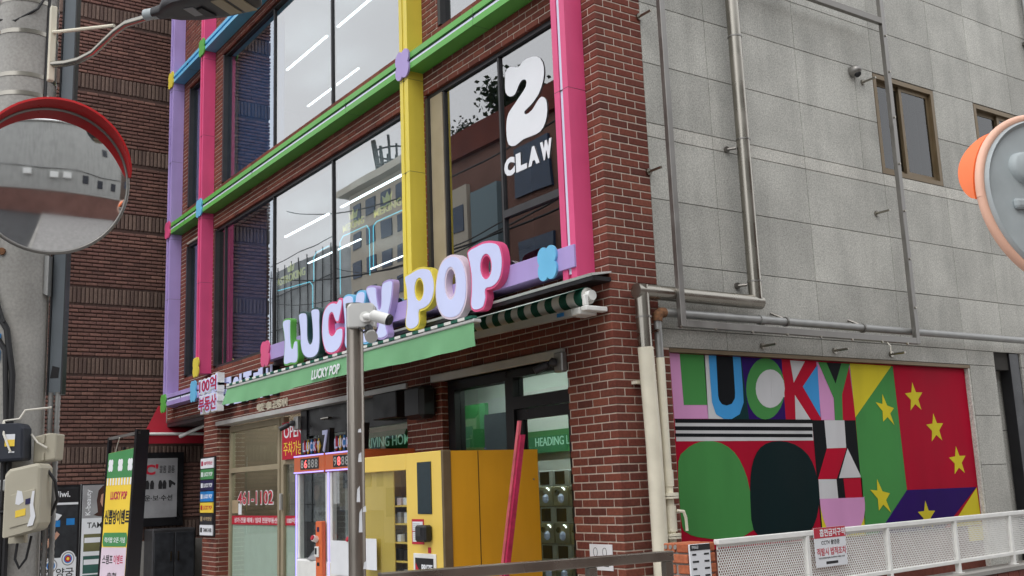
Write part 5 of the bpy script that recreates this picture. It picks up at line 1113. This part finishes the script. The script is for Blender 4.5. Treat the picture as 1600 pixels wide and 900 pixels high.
part('channel_lip', MB().prism([(.168,2.12),(.1745,2.12),(.1745,6.0),(.168,6.0)], None, pf, -.06, -.012).prism([(.2355,2.12),(.242,2.12),(.242,6.0),(.2355,6.0)], None, pf, -.06, -.012), 'black_metal', duct)
def hose(u):
    pts = []; rs = []
    for i in range(150): pts.append(pf(u, 2.13-i*.014, -.02)); rs.append(.0115 if i % 2 else .014)
    return MB().tube(pts, rs, 10)
part('ribbed_hose', hose(.188), 'galvanised', duct, smooth=True); part('ribbed_hose', hose(.222), 'galvanised', duct, smooth=True)
part('scribble_sticker', MB().prism([(.18,2.20),(.22,2.20),(.225,2.25),(.19,2.26)], None, pf, -.0195, -.0185), 'ink', duct)
part('mounting_bracket', MB().prism([(.135,2.62),(.172,2.60),(.172,2.80),(.135,2.80)], None, pf, -.02, .03), 'galvanised', duct)
# boxes
pfa = basis(Vector((.875,-4.575,0))+cr_*.06, cr_, (0,0,1), cdir); pfb = basis(Vector((.875,-4.575,0))+cr_*.095, cr_, (0,0,1), cdir)
def pta(pts, r, n=8): return MB().tube([pfa(*p) for p in pts], r, n)
def ptb(pts, r, n=8): return MB().tube([pfb(*p) for p in pts], r, n)
bx = thing('terminal_box', 'black plastic terminal box with yellow label on the concrete pole', 'box', tuple(pfa(.02,1.78,.2)))
b_ = part('housing', MB().prism([(-.015,1.795),(.125,1.80),(.12,1.945),(.105,1.97),(.0,1.97),(-.012,1.945)], None, pfa, .14, .235), 'box_dark', bx, bevel=.012)
part('warning_label', MB().prism([(.040,1.865),(.085,1.865),(.085,1.92),(.040,1.92)], None, pfa, .2355, .237), 'paper', b_); part('yellow_label', MB().prism([(.040,1.865),(.085,1.865),(.085,1.895),(.040,1.895)], None, pfa, .2372, .238), 'print_yellow', b_)
part('maker_label', MB().prism([(.058,1.835),(.085,1.835),(.085,1.842),(.058,1.842)], None, pfa, .2355, .237), 'paper', b_)
bx = thing('junction_box', 'small beige junction box with white cable behind the black box', 'box', tuple(pfa(.17,1.78,.1)))
b_ = part('housing', MB().prism([(.13,1.785),(.235,1.80),(.24,1.92),(.20,1.925),(.13,1.91)], None, pfa, .06, .15), 'box_beige', bx, bevel=.008)
part('hinge', MB().prism([(.175,1.88),(.185,1.88),(.185,1.915),(.175,1.915)], None, pfa, .15, .158).prism([(.175,1.80),(.185,1.80),(.185,1.835),(.175,1.835)], None, pfa, .15, .158), 'box_beige', b_)
part('cable', pta([(.125,1.92,.16),(.16,1.88,.17),(.20,1.855,.16)], .005, 6), 'cable_white', b_); 
bx = thing('meter_box', 'large beige electric meter box with stickers on the concrete pole', 'box', tuple(pfb(.1,1.43,.2)))
b_ = part('housing', MB().prism([(.04,1.455),(.19,1.49),(.205,1.52),(.205,1.76),(.19,1.785),(.06,1.76),(.04,1.74)], None, pfb, .17, .30), 'box_beige', bx, bevel=.014)
part('back_plate', MB().prism([(.02,1.43),(.09,1.43),(.09,1.70),(.02,1.70)], None, pfb, .15, .19), 'box_beige', bx)
part('door_panel', MB().prism([(.075,1.50),(.182,1.525),(.182,1.67),(.075,1.645)], None, pfb, .300, .304), 'box_beige', b_, bevel=.003)
part('yellow_label', MB().prism([(.10,1.545),(.145,1.555),(.145,1.585),(.10,1.575)], None, pfb, .3045, .3055), 'print_yellow', b_)
part('torn_sticker', MB().prism([(.155,1.505),(.18,1.51),(.19,1.55),(.178,1.60),(.182,1.66),(.172,1.66),(.163,1.60),(.168,1.55)], None, pfb, .3045, .3055).prism([(.098,1.605),(.115,1.60),(.135,1.615),(.125,1.66),(.105,1.665),(.10,1.635)], None, pfb, .3045, .3052), 'paper', b_)
part('round_sticker', MB().prism([(.143,1.60),(.165,1.605),(.165,1.63),(.143,1.625)], None, pfb, .3058, .3065), 'navy', b_)
o_ = part('orange_label', MB().prism([(.022,1.54),(.065,1.54),(.065,1.63),(.022,1.63)], None, pfb, .1905, .192), 'print_yellow', bx); mb = MB(); text(mb, '위험', lambda a, b, d=0.0: pfb(a, b, .1922+d), .03, .06, 1.56, 1.61, .001, bold=.02); part('lettering', mb, 'red_print', o_)
part('cable', ptb([(.11,1.77,.2),(.19,1.765,.22),(.235,1.70,.22),(.24,1.62,.2),(.17,1.55,.1)], .007, 8), 'cable', bx, smooth=True)
part('cable', ptb([(-.05,1.62,.18),(-.02,1.57,.19),(.03,1.58,.19),(.05,1.64,.18),(.03,1.72,.17)], .007, 8), 'cable', bx, smooth=True)
part('cable', ptb([(.06,1.45,.18),(.05,1.36,.18),(.07,1.32,.18),(.10,1.36,.18),(.12,1.46,.18)], .006, 8), 'cable', bx, smooth=True)
part('clamp', MB().prism([(-.06,1.66),(.0,1.665),(.0,1.72),(-.05,1.715)], None, pfb, .15, .185), 'galvanised', bx, bevel=.006)
part('white_wire', ptb([(-.06,1.75,.17),(-.05,1.92,.19),(-.02,1.985,.2),(.05,1.99,.2),(.07,2.03,.19),(.16,2.045,.12)], .005, 6), 'cable_white', bx, smooth=True)
part('white_wire', ptb([(-.02,1.985,.2),(.0,1.92,.24),(.035,1.84,.242)], .005, 6), 'cable_white', bx, smooth=True)
# street lamp
sl = thing('street_lamp', 'grey LED street lamp head on curved steel arm from the concrete pole', 'lamp', (1.32, -4.53, 3.6))
part('mounting_plate', MB().cbox(1.295,1.325,-4.555,-4.525,3.58,3.96,.004), 'cream_paint', sl)
part('arm', MB().tube([(1.31,-4.54,3.665),(1.38,-4.49,3.655),(1.45,-4.445,3.655),(1.53,-4.40,3.672),(1.60,-4.37,3.705),(1.67,-4.34,3.735),(1.75,-4.31,3.75),(1.93,-4.235,3.735)], .016, 12), 'steel', sl, smooth=True)
part('brace', MB().tube([(1.32,-4.54,3.825),(1.67,-4.345,3.765)], .009, 8), 'cream_paint', sl, smooth=True)
lu = Vector((2.365-1.93, -3.944+4.235, -.03)).normalized(); ln = Vector((0,0,1)); lw_ = lu.cross(ln).normalized(); ln = lw_.cross(lu).normalized()
lf = basis((1.93,-4.235,3.745), lu, lw_, ln)
prof = [(0,.030,.022,-.022),(.05,.035,.028,-.024),(.10,.075,.045,-.026),(.18,.105,.055,-.028),(.30,.115,.055,-.028),(.45,.105,.042,-.026),(.52,.075,.03,-.022),(.545,.03,.01,-.012)]
vs, fs = [], []; NP = 16
for (a, hw, top, bot) in prof:
    for j in range(NP):
        t_ = 2*math.pi*j/NP; c, s_ = math.cos(t_), math.sin(t_)
        vs.append(lf(a, hw*math.copysign(abs(c)**.6, c), (top if s_ > 0 else -bot)*math.copysign(abs(s_)**.6, s_)))
for i in range(len(prof)-1):
    for j in range(NP): fs.append((i*NP+j, i*NP+(j+1)%NP, (i+1)*NP+(j+1)%NP, (i+1)*NP+j))
fs += [tuple(range(NP)), tuple((len(prof)-1)*NP+j for j in range(NP))]
hd_ = part('lamp_head', MB().add(vs, fs), 'mirror_back', sl, smooth=True); hd_.data.materials[0] = MATS['dark_metal']
for a in (.36, .44): part('led_panel', MB().prism([(a,-.07),(a+.06,-.07),(a+.06,.07),(a,.07)], None, lambda u_, v_, d=0.0: lf(u_, v_, -.030+d), 0, .005), 'beige_alu', hd_)
part('label_plate', MB().prism([(.20,-.03),(.25,-.03),(.25,.05),(.20,.05)], None, lambda u_, v_, d=0.0: lf(u_, v_, -.0305+d), 0, .004), 'grey_print', hd_)
part('latch', MB().prism([(.25,-.04),(.30,-.05),(.29,.04),(.255,.03)], None, lambda u_, v_, d=0.0: lf(u_, v_, -.036+d), 0, .008), 'black_plastic', hd_)
part('socket', MB().tube([lf(-.05,0,0), lf(.02,0,0)], .026, 14), 'mirror_back', sl, smooth=True)
# convex mirrors
def convex_mirror(c, n, rad, label, rim, back, hood, curv, post, hood_arc, hood_len=.09, sy=1.0, rimr=.013, flat=False, hb=-.03):
    n = Vector(n).normalized(); u = Vector((0,0,1)).cross(n).normalized(); v = n.cross(u).normalized(); fb = basis(c, u, v*sy, n)
    t = thing('traffic_mirror', label, 'mirror', tuple(c))
    K, Rg = 64, 18; vs, fs = [fb(0,0,0)], []
    sag = lambda r: -(curv - math.sqrt(curv*curv-r*r))
    for i in range(1, Rg+1):
        r = rad*i/Rg
        for k in range(K): vs.append(fb(r*math.cos(2*math.pi*k/K), r*math.sin(2*math.pi*k/K), sag(r)))
    for k in range(K): fs.append((0, 1+k, 1+(k+1)%K))
    for i in range(Rg-1):
        for k in range(K): a = 1+i*K; fs.append((a+k, a+K+k, a+K+(k+1)%K, a+(k+1)%K))
    part('mirror_face', MB().add(vs, fs), 'mirror_face', t, smooth=True)
    e = sag(rad)
    ring = [fb((rad+.008)*math.cos(2*math.pi*k/K), (rad+.008)*math.sin(2*math.pi*k/K), e-.004) for k in range(K+1)]
    part('rim', MB().tube(ring, rimr, 10, cap=False), rim, t, smooth=True)
    pr = [(rad*.99,e-.015),(rad*.93,e-.05),(rad*.80,e-.085),(rad*.5,e-.105),(0.02,e-.11)]
    if flat: pr = [(rad*1.0,e-.012),(rad*.965,e-.030),(rad*.93,e-.018),(rad*.5,e-.016),(0.02,e-.016)]
    vs, fs = [], []
    for r, d in pr:
        for k in range(K): vs.append(fb(r*math.cos(2*math.pi*k/K), r*math.sin(2*math.pi*k/K), d))
    for i in range(len(pr)-1):
        for k in range(K): fs.append((i*K+k, i*K+(k+1)%K, (i+1)*K+(k+1)%K, (i+1)*K+k))
    bk = part('back_shell', MB().add(vs, fs), back, t, smooth=True)
    a0, a1 = hood_arc; vs, fs = [], []; H = 30
    for i in range(H+1):
        a = math.radians(a0+(a1-a0)*i/H); q = math.sin(math.pi*i/H)**.6
        for rr, d in ((rad+.004, e+hb), (rad+.022, e+hb), (rad+.022+.02*q, e+hood_len*q+.01), (rad+.012+.02*q, e+hood_len*q+.012)):
            vs.append(fb(rr*math.cos(a), rr*math.sin(a), d))
    for i in range(H):
        for k in range(4): fs.append((i*4+k, i*4+(k+1)%4, (i+1)*4+(k+1)%4, (i+1)*4+k))
    part('hood', MB().add(vs, fs), hood, t, smooth=True)
    if post: part('mounting_arm', MB().tube(post, .022, 10), 'steel_dull', t, smooth=True)
    return t, fb, bk, e
convex_mirror((1.487,-4.545,3.050), (.975,-.10,-.12), .325, 'round convex traffic mirror with red hood on the concrete pole', 'steel_dull', 'mirror_back', 'mirror_red', 1.05, [(1.42,-4.49,3.07),(1.15,-4.55,3.07),(.99,-4.575,3.07)], (8, 150), .085, rimr=.009)
t, fb, bk, e = convex_mirror((4.531,-1.81,2.51), (-.93,.30,-.12), .315, 'orange rimmed traffic mirror seen from its grey back', 'mirror_rim', 'mirror_back', 'mirror_orange', .9, [(4.62,-1.85,2.5),(4.80,-1.65,2.5),(4.95,-1.42,2.5)], (0, 50), .06, rimr=.016, flat=True, hb=.012)
part('boss', MB().tube([fb(.13,.115,e-.01), fb(.13,.115,e-.035), fb(.13,.115,e-.042)], [.062,.055,.045], 24), 'mirror_back', bk, smooth=True)
part('rib', MB().prism([(-.2,-.045),(.21,-.045),(.21,-.005),(-.2,-.005)], None, fb, e-.036, e-.012), 'mirror_back', bk, bevel=.012)
mp_ = solo('mirror_post', MB().tube([(4.95,-1.42,0),(4.95,-1.42,3.1)], .045, 16), 'orange', 'orange post that carries the grey backed mirror', 'post', smooth=True)
# ================================================================ ribbed brown brick building
lb = thing('ribbed_building', 'dark brown ribbed brick building across the passage', 'building', (-14.5, 2, 0))
LX, LY0, LY1, LZ = -12.2, -1.88, 9.0, 11.0
part('wall_core', MB().box(-24, LX-.02, LY0+.02, LY1, 0, LZ), 'mortar_dark', lb)
ribs, sold = MB(), MB()
bands = [10.24, 8.915, 7.64, 6.43, 5.07, 3.865, 2.37, 1.1]
r = 0; z = .02
while z < LZ-.06:
    inb = any(abs(z+.028-b) < .165 for b in bands)
    if not inb:
        y = LY0 + (.1 if r % 2 else 0)*1.0
        if r % 2: ribs.cbox(LX-.03, LX+.004, LY0, LY0+.092, z, z+.046, .006)
        while y < 3.2:
            j = random.uniform(-.004, .004); ribs.cbox(LX-.03, LX+.006+j, y, min(y+.192, 3.3), z, z+.046+random.uniform(-.002,.002), .008); y += .2
        x = LX - (.1 if r % 2 else 0)
        while x > -15.5: ribs.cbox(x-.192, x, LY0-.006, LY0+.03, z, z+.046, .008); x -= .2
    z += .067; r += 1
o = part('rib_brickwork', ribs, 'brick_brown', lb); o['kind'] = 'stuff'
for b in bands:
    y = LY0
    while y < 3.2: sold.cbox(LX-.03, LX+.002+random.uniform(-.003,.006), y, y+.05, b-.135, b+.135, .008); y += .068
    x = LX
    while x > -15.5: sold.cbox(x-.05, x, LY0-.004, LY0+.03, b-.135, b+.135, .008); x -= .068
o = part('soldier_brickwork', sold, 'brick_grey', lb); o['kind'] = 'stuff'
part('roof', MB().box(-24, LX+.05, LY0-.05, LY1, LZ, LZ+.2), 'concrete_plain', lb)
part('plinth', MB().box(LX-.001, LX+.03, LY0, 3.2, .1, .92), 'concrete_plain', lb)
# shoe repair window with its board, red awning
sw = thing('shoe_poster', 'grey shoe repair poster with red emblem in dark frame on ribbed wall', 'poster', (LX+.06, .03, 1.2))
f_ = part('frame', MB().box(LX+.012, LX+.06, -.40, .44, 1.16, 2.40), 'black_metal', sw)
s = part('sheet', MB().box(LX+.061, LX+.066, -.27, .33, 1.3, 2.30), 'grey_print', sw); fs_ = SIDE(LX+.0665)
part('pink_strip', MB().box(LX+.061, LX+.066, -.385, -.29, 1.3, 2.28), 'sticker_pink', sw)
mb = MB(); text(mb, "C'", fs_, -.23, .0, 2.02, 2.20, .002, bold=.04); part('emblem', mb, 'red_print', s)
mb = MB(); text(mb, '콜롬 콜롬', fs_, .02, .28, 2.05, 2.17, .002); part('lettering', mb, 'ink', s); mb = MB(); text(mb, '운·보·수선', fs_, -.22, .25, 1.58, 1.68, .002, bold=.01); part('lettering', mb, 'ink', s); mb = MB()
for cx in (-.18, -.10, .04, .11): mb.prism([(cx-.03,1.78),(cx+.03,1.78),(cx+.035,1.88),(cx+.012,1.93),(cx-.02,1.92),(cx-.035,1.85)], None, fs_, 0, .002)
part('shoe_drawing', mb, 'ink', s)['kind'] = 'stuff'; mb = MB(); mb.prism([(.19,1.80),(.22,1.80),(.24,1.86),(.29,1.83),(.30,1.87),(.21,1.93),(.18,1.92)], None, fs_, 0, .002); part('shoe_drawing', mb, 'ink', s)
ra = thing('red_awning', 'sloping red canvas awning in the passage with white bar', 'awning', (-11.9, .3, 2.5))
part('canvas', MB().add([(LX+.05,-.02,3.20),(LX+.05,1.9,3.20),(-11.55,1.9,2.69),(-11.55,-.42,2.69),(LX+.05,-.02,3.19),(LX+.05,1.9,3.19),(-11.55,1.9,2.68),(-11.55,-.42,2.68)], [(0,1,2,3),(7,6,5,4),(0,3,7,4),(3,2,6,7),(2,1,5,6),(1,0,4,5)]), 'red_canvas', ra)
part('valance', MB().box(-11.555, -11.545, -.42, 1.9, 2.52, 2.665), 'red_canvas', ra); part('front_bar', MB().tube([(-11.54,-.43,2.68),(-11.54,1.9,2.68)], .025, 10), 'white_paint', ra, smooth=True); part('arm', MB().tube([(-11.3,.1,2.62),(-10.6,.5,2.86)], .03, 8), 'aluminium', ra)
# passage step block
pc = thing('passage_cabinet', 'low dark two door cabinet under the shoe poster in the passage', 'cabinet', (-11.85, .14, .1))
part('body', MB().cbox(-12.1, -11.62, -.22, .5, .1, 1.12, .02), 'dark_metal', pc)
for a, b in ((-.19,.13),(.15,.47)):
    d_ = part('door', MB().cbox(-11.619, -11.60, a, b, .16, 1.06, .006), 'photo_dark', pc); part('door_handle', MB().box(-11.60, -11.58, b-.06 if a < 0 else a+.04, b-.04 if a < 0 else a+.06, .6, .75), 'steel', d_)

# archery poster, beauty poster, event stand
ap = thing('archery_poster', 'archery range poster with two targets on a black upright frame', 'poster', (-9.6, -2.1, .1)); fx = SIDE(-9.56)
part('frame', MB().box(-9.63, -9.58, -2.36, -1.84, .1, 1.85), 'black_metal', ap); s = part('sheet', MB().box(-9.58, -9.565, -2.33, -1.87, .2, 1.82), 'photo_dark', ap)
fx = SIDE(-9.5645)
h_ = part('header', MB().box(-9.5648, -9.563, -2.33, -1.87, 1.62, 1.80), 'black_plastic', s); mb = MB(); text(mb, 'Jiwi.', SIDE(-9.5628), -2.16, -1.98, 1.66, 1.77, .002, bold=.02); part('lettering', mb, 'white_sticker', h_)
part('white_band', MB().box(-9.5648, -9.564, -2.33, -1.87, .2, .86).box(-9.5648, -9.564, -2.33, -1.87, 1.58, 1.61), 'paper', s)
part('white_banner', MB().prism([(-2.28,1.38),(-2.14,1.36),(-2.08,1.44),(-2.24,1.50)], None, fx, 0, .001), 'paper', s)
part('screen_shape', MB().prism([(-2.22,1.28),(-2.10,1.28),(-2.10,1.37),(-2.22,1.37)], None, fx, 0, .001), 'sky_blue', s); part('screen_shape', MB().prism([(-2.02,1.30),(-1.91,1.30),(-1.91,1.39),(-2.02,1.39)], None, fx, 0, .001), 'sky_blue', s)
part('hand_shape', MB().prism([(-2.33,.98),(-2.25,1.0),(-2.14,1.12),(-2.10,1.18),(-2.14,1.22),(-2.20,1.15),(-2.33,1.08)], None, fx, 0, .001), 'skin', s)
for cy, cz in ((-2.20,.76),(-1.98,.84)):
    for r_, m_, l_ in ((.10,'paper',.0012),(.085,'grey_print',.0016),(.07,'paper',.002),(.055,'sky_blue',.0024),(.04,'red_print',.0028),(.02,'print_yellow',.0032)):
        part('target_ring', MB().prism([(cy+r_*math.cos(a*.2618), cz+r_*1.1*math.sin(a*.2618)) for a in range(24)], None, fx, 0, l_), m_, s)
mb = MB(); text(mb, '격 양궁', SIDE(-9.5635), -2.29, -1.9, .60, .72, .0015, bold=.012); text(mb, '스 1게임', SIDE(-9.5635), -2.2, -1.9, .46, .55, .0015, bold=.012); part('lettering', mb, 'ink', s)
kp = thing('beauty_poster', 'pale K-beauty hair salon poster with portrait beside the archery poster', 'poster', (-9.6, -1.6, .1))
part('frame', MB().box(-9.63, -9.58, -1.83, -1.36, .1, 1.86), 'black_metal', kp); s = part('sheet', MB().box(-9.58, -9.565, -1.81, -1.38, .2, 1.84), 'paper', kp)
part('grey_field', MB().box(-9.5648, -9.5642, -1.81, -1.38, 1.38, 1.84), 'grey_print', s)
part('hair_shape', MB().prism([(-1.66,1.42),(-1.60,1.46),(-1.62,1.62),(-1.60,1.76),(-1.54,1.83),(-1.46,1.83),(-1.40,1.76),(-1.40,1.45),(-1.44,1.40),(-1.58,1.40)], None, fx, 0, .001), 'hair', s)
part('face_shape', MB().prism([(-1.57,1.60),(-1.56,1.70),(-1.50,1.74),(-1.44,1.70),(-1.44,1.58),(-1.48,1.50),(-1.53,1.51)], None, fx, 0, .0015), 'skin', s)
mb = MB(); text(mb, 'K-beauty', basis((-9.5643,0,0),(0,0,1),(0,-1,0),(1,0,0)), 1.42, 1.78, 1.68, 1.77, .001, bold=.01); part('lettering', mb, 'white_sticker', s)
mb = MB(); text(mb, 'TAMAS', fx, -1.74, -1.42, 1.24, 1.32, .001, bold=.01); part('lettering', mb, 'ink', s)
for z1, m_ in ((1.16,'olive'),(.86,'dark_green'),(.60,'dark_green')):
    c_ = part('price_card', MB().box(-9.5648, -9.5635, -1.78, -1.40, z1-.24, z1), m_, s); part('card_strip', MB().box(-9.5634, -9.563, -1.77, -1.46, z1-.12, z1-.05), 'paper', c_)
es = thing('event_stand', 'tall event banner in black A-frame with green yellow and lilac print', 'banner stand', (-6.1, -2.25, 0))
wv = Vector((.94,.30,.0)).normalized(); nv = Vector((wv.y,-wv.x,0)); lean = Vector((.025,.035,1)).normalized()
ef = basis((-6.26,-2.42,.02), wv, lean, nv)
part('side_frame', MB().prism([(.0,0),(.03,0),(.03,2.30),(.0,2.30)], None, ef, -.04, .0).prism([(.56,0),(.60,0),(.60,2.36),(.56,2.36)], None, ef, -.14, .02), 'black_metal', es)
part('top_bar', MB().prism([(0,2.27),(.60,2.31),(.60,2.34),(0,2.30)], None, ef, -.03, .0), 'steel_dull', es)
part('rear_leg', MB().prism([(.02,0),(.05,0),(.05,2.2),(.02,2.2)], None, basis((-6.40,-2.62,.02)+0*Vector((0,0,0)) if False else Vector((-6.42,-2.05,.02)), wv, Vector((.06,-.05,1)).normalized(), nv), -.02, .0), 'black_metal', es)
s = part('sheet', MB().prism([(.035,.05),(.555,.05),(.555,2.16),(.035,2.12)], None, ef, -.012, -.004), 'vending_yellow', es); E1 = lambda a, b, d=0.0: ef(a, b, -.0035+d)
s.data.materials[0] = MATS['print_yellow']
part('green_top', MB().prism([(.036,1.84),(.554,1.84),(.554,2.159),(.036,2.119)], None, E1, 0, .001), 'print_green', s)
for i in range(9): part('white_stripe', MB().prism([(.05+i*.056,1.76),(.075+i*.056,1.76),(.075+i*.056,1.84),(.05+i*.056,1.84)], None, E1, .0012, .002), 'white_sticker', s)
for cx in (.10,.29,.48):
    part('white_flower', MB().prism([(cx+.05*(.75+.35*abs(math.sin(2*a*.2618)))*math.cos(a*.2618), 1.98+.075*(.75+.35*abs(math.sin(2*a*.2618)))*math.sin(a*.2618)) for a in range(24)], None, E1, .0012, .002), 'white_sticker', s)
part('lilac_field', MB().prism([(.036,.05),(.52,.05),(.52,1.08),(.036,1.08)], None, E1, 0, .001), 'rosewhite', s)
mb = MB(); text(mb, 'LUCKY POP', E1, .14, .46, 1.60, 1.69, .002, bold=.03); part('lettering', mb, 'sticker_pink', s)
mb = MB(); text(mb, '신뽑방이벤트', E1, .05, .53, 1.33, 1.49, .002, bold=.03); part('lettering', mb, 'ink', s)
g_ = part('green_pill', MB().prism([(.07,1.09),(.50,1.09),(.52,1.13),(.52,1.20),(.50,1.24),(.07,1.24),(.05,1.20),(.05,1.13)], None, E1, .0012, .003), 'print_green', s); mb = MB(); text(mb, '럭키팝 오픈 기념', lambda a, b, d=0.0: E1(a, b, d+.003), .09, .48, 1.13, 1.19, .001, bold=.01); part('lettering', mb, 'white_sticker', g_)
for zz in (.90,.46,.10):
    mb = MB(); text(mb, '스탬프', lambda a, b, d=0.0: E1(a, b, d+.0012), .07, .27, zz, zz+.10, .001, bold=.02); text(mb, '추첨', lambda a, b, d=0.0: E1(a, b, d+.0012), .18, .36, zz-.14, zz-.09, .001, bold=.02); part('lettering', mb, 'ink', s)
    mb = MB(); text(mb, '이벤트', lambda a, b, d=0.0: E1(a, b, d+.0012), .29, .47, zz, zz+.10, .001, bold=.02); part('lettering', mb, 'sticker_pink', s)
solo('guy_wire', MB().tube([(-5.85,-2.3,2.3),(-9.5,-1.5,1.9)], .006, 6), 'cable_white', 'thin white wire strung from the event stand top', 'wire')

# ================================================================ the street behind, seen in glass and mirrors
ab = thing('apartment_tower', 'beige apartment tower far down the street with roof crown', 'building', (-80, -46, 0))
part('wall', MB().box(-86, -74, -52, -40, 0, 30.5).box(-87, -73, -53, -39, 30.5, 31.2), 'tower_beige', ab)
for f in range(10):
    for c in range(4): part('window', MB().box(-85+c*2.9, -83.2+c*2.9, -39.98, -39.9, 2+f*2.85, 3.6+f*2.85), 'far_glass', ab)
    for c in range(3): part('window', MB().box(-73.98, -73.9, -50.5+c*3.5, -48.5+c*3.5, 2+f*2.85, 3.6+f*2.85), 'far_glass', ab)
mb = MB()
for i in range(16):
    a = 2*math.pi*i/16; mb.tube([(-83.5+1.7*math.cos(a),-44+1.7*math.sin(a),31.2),(-83.5+2.3*math.cos(a+.1),-44+2.3*math.sin(a+.1),36+random.uniform(-1,.5))], .14, 5)
for z, r_ in ((32,1.8),(33.5,2.0),(35,2.2)): mb.tube([(-83.5+r_*math.cos(a*.393),-44+r_*math.sin(a*.393),z) for a in range(17)], .10, 5)
part('roof_crown', mb, 'dark_metal', ab)
gb = thing('netted_building', 'grey netted scaffold building down the street', 'building', (-56.5, -26, 0))
part('wall', MB().box(-61.5, -51.8, -23.2, -22, 0, 16.6), 'net_grey', gb)
mb = MB()
for i in range(9): mb.tube([(-61.5+i*1.2,-21.9,0),(-61.5+i*1.2,-21.9,16.8)], .035, 5)
for i in range(8): mb.tube([(-61.5,-21.85,1+i*2.3),(-51.4,-21.85,1+i*2.3)], .03, 5)
part('scaffold', mb, 'dark_metal', gb)
bb = thing('brick_block', 'dark brick block with roof garden across the street', 'building', (-24, -16, 0))
part('wall', MB().box(-24.2, -13.5, -22, -13, 0, 12.6), 'brick_brown', bb); part('parapet', MB().box(-24.4, -13.3, -22.2, -12.8, 12.6, 13.5), 'brick_red', bb)
for f in range(4):
    for c in range(2): part('window', MB().box(-19.5+c*3, -17.7+c*3, -12.99, -12.9, 1.4+f*3, 3.0+f*3), 'far_glass', bb)
    for c in range(3): part('window', MB().box(-13.49, -13.42, -21.2+c*3, -19.4+c*3, 1.4+f*3, 3.0+f*3), 'far_glass', bb)
part('pale_bay', MB().box(-24.0, -22.3, -13.0, -12.85, 0, 11.6), 'tower_beige', bb)
for f in range(6): part('bay_window', MB().box(-23.8, -22.5, -12.85, -12.82, .8+f*1.85, 1.7+f*1.85), 'far_glass', bb)
part('glass_bay', MB().box(-22.0, -20.4, -13.0, -12.8, 0, 11.2), 'teal_wall', bb)
def bush(name, c, r, label, n=900, group=None):
    t = thing(name, label, 'plant', (c[0], c[1], c[2]-r*.8), group)
    mb = MB()
    for i in range(n):
        d = Vector((random.gauss(0,1), random.gauss(0,1), random.gauss(0,1))).normalized()*r*random.uniform(.35,1.05)*(1+.3*math.sin(i*.7))
        p = Vector(c)+Vector((d.x*1.3,d.y,d.z*.8)); a = Vector((random.gauss(0,1),random.gauss(0,1),random.gauss(0,1))).normalized()*r*.11; b = a.orthogonal().normalized()*r*.07
        mb.add([p-a, p+b, p+a, p-b], [(0,1,2,3)])
    part('foliage', mb, 'foliage', t); part('stem', MB().tube([(c[0],c[1],c[2]-r*.8),(c[0],c[1],c[2])], .06, 6), 'bark', t)
bush('roof_shrub', (-20.5,-13.6,14.3), 1.0, 'bushy shrub on the brick block roof over the street', 1200)
bush('roof_shrub', (-17.0,-14.2,14.0), .7, 'smaller shrub at the roof corner of the brick block', 700)
bush('roof_shrub', (-23.5,-13.8,13.9), .6, 'low shrub at the middle of the brick block roof', 500)
# behind the viewer
pb_ = thing('plaster_house', 'pale plaster house with small windows behind the viewer', 'house', (14, -9, 0))
part('wall', MB().box(13.5, 24, -16, 4.2, 0, 11.5), 'plaster_white', pb_)
for y, z in ((1.6,8.0),(-1.0,3.9),(.9,3.6),(2.9,3.6)): part('window', MB().box(13.44, 13.49, y-.35, y+.35, z-.5, z+.5), 'interior_dark', pb_)
part('wall_cable', MB().tube([(13.45,-12,5.2),(13.42,-6,4.7),(13.42,-2,4.9),(13.42,1,4.5),(13.45,4,4.7)], .04, 6), 'cable', pb_)
for y, z in ((-3.2,4.1),(-4.6,4.0),(-7.5,4.2)): part('air_conditioner', MB().cbox(13.1, 13.49, y-.45, y+.45, z-.35, z+.35, .03), 'white_paint', pb_)
part('roof', MB().box(13.3, 24.2, -16.2, 4.4, 11.5, 11.75), 'concrete_plain', pb_)
db = thing('dark_house', 'dark brick house beside the plaster house behind the viewer', 'house', (19, 12, 0))
part('wall', MB().box(15.5, 24, 4.6, 22, 0, 12.5), 'brick_grey', db)
for y in (6.2, 8.4, 10.6): part('window', MB().box(15.44,15.49,y,y+1,4,5.2), 'far_glass', db)
gw = thing('garden_wall', 'brown brick garden wall before the plaster house', 'wall', (10.6, -2, 0))
part('wall', MB().box(10.5, 10.75, -16, 12, 0, 2.3), 'brick_brown', gw); part('coping', MB().box(10.42, 10.83, -16, 12, 2.301, 2.38), 'concrete_plain', gw)
# overhead cables
for i, (p, q, s_) in enumerate((((.9,-4.6,7.2),(-58,-20,14),1.6),((.9,-4.7,7.9),(-58,-24,17),2.2),((.9,-4.5,6.6),(-30,-9,9.5),1.1),((.9,-4.6,8.3),(-40,-14,15),1.5))):
    P_, Q_ = Vector(p), Vector(q); pts = [tuple(P_.lerp(Q_, t/24)+Vector((0,0,-s_*4*(t/24)*(1-t/24)))) for t in range(25)]
    solo('overhead_cable', MB().tube(pts, .022, 6), 'cable', ('second lowest black cable slung from the concrete pole to the netted building', 'second highest black cable slung from the concrete pole down the street', 'lowest and shortest black cable slung from the concrete pole', 'highest black cable slung from the concrete pole')[i], 'cable', 'overhead cables')
# no stray brick meshes
for m_ in list(bpy.data.meshes):
    if m_.users == 0: bpy.data.meshes.remove(m_)
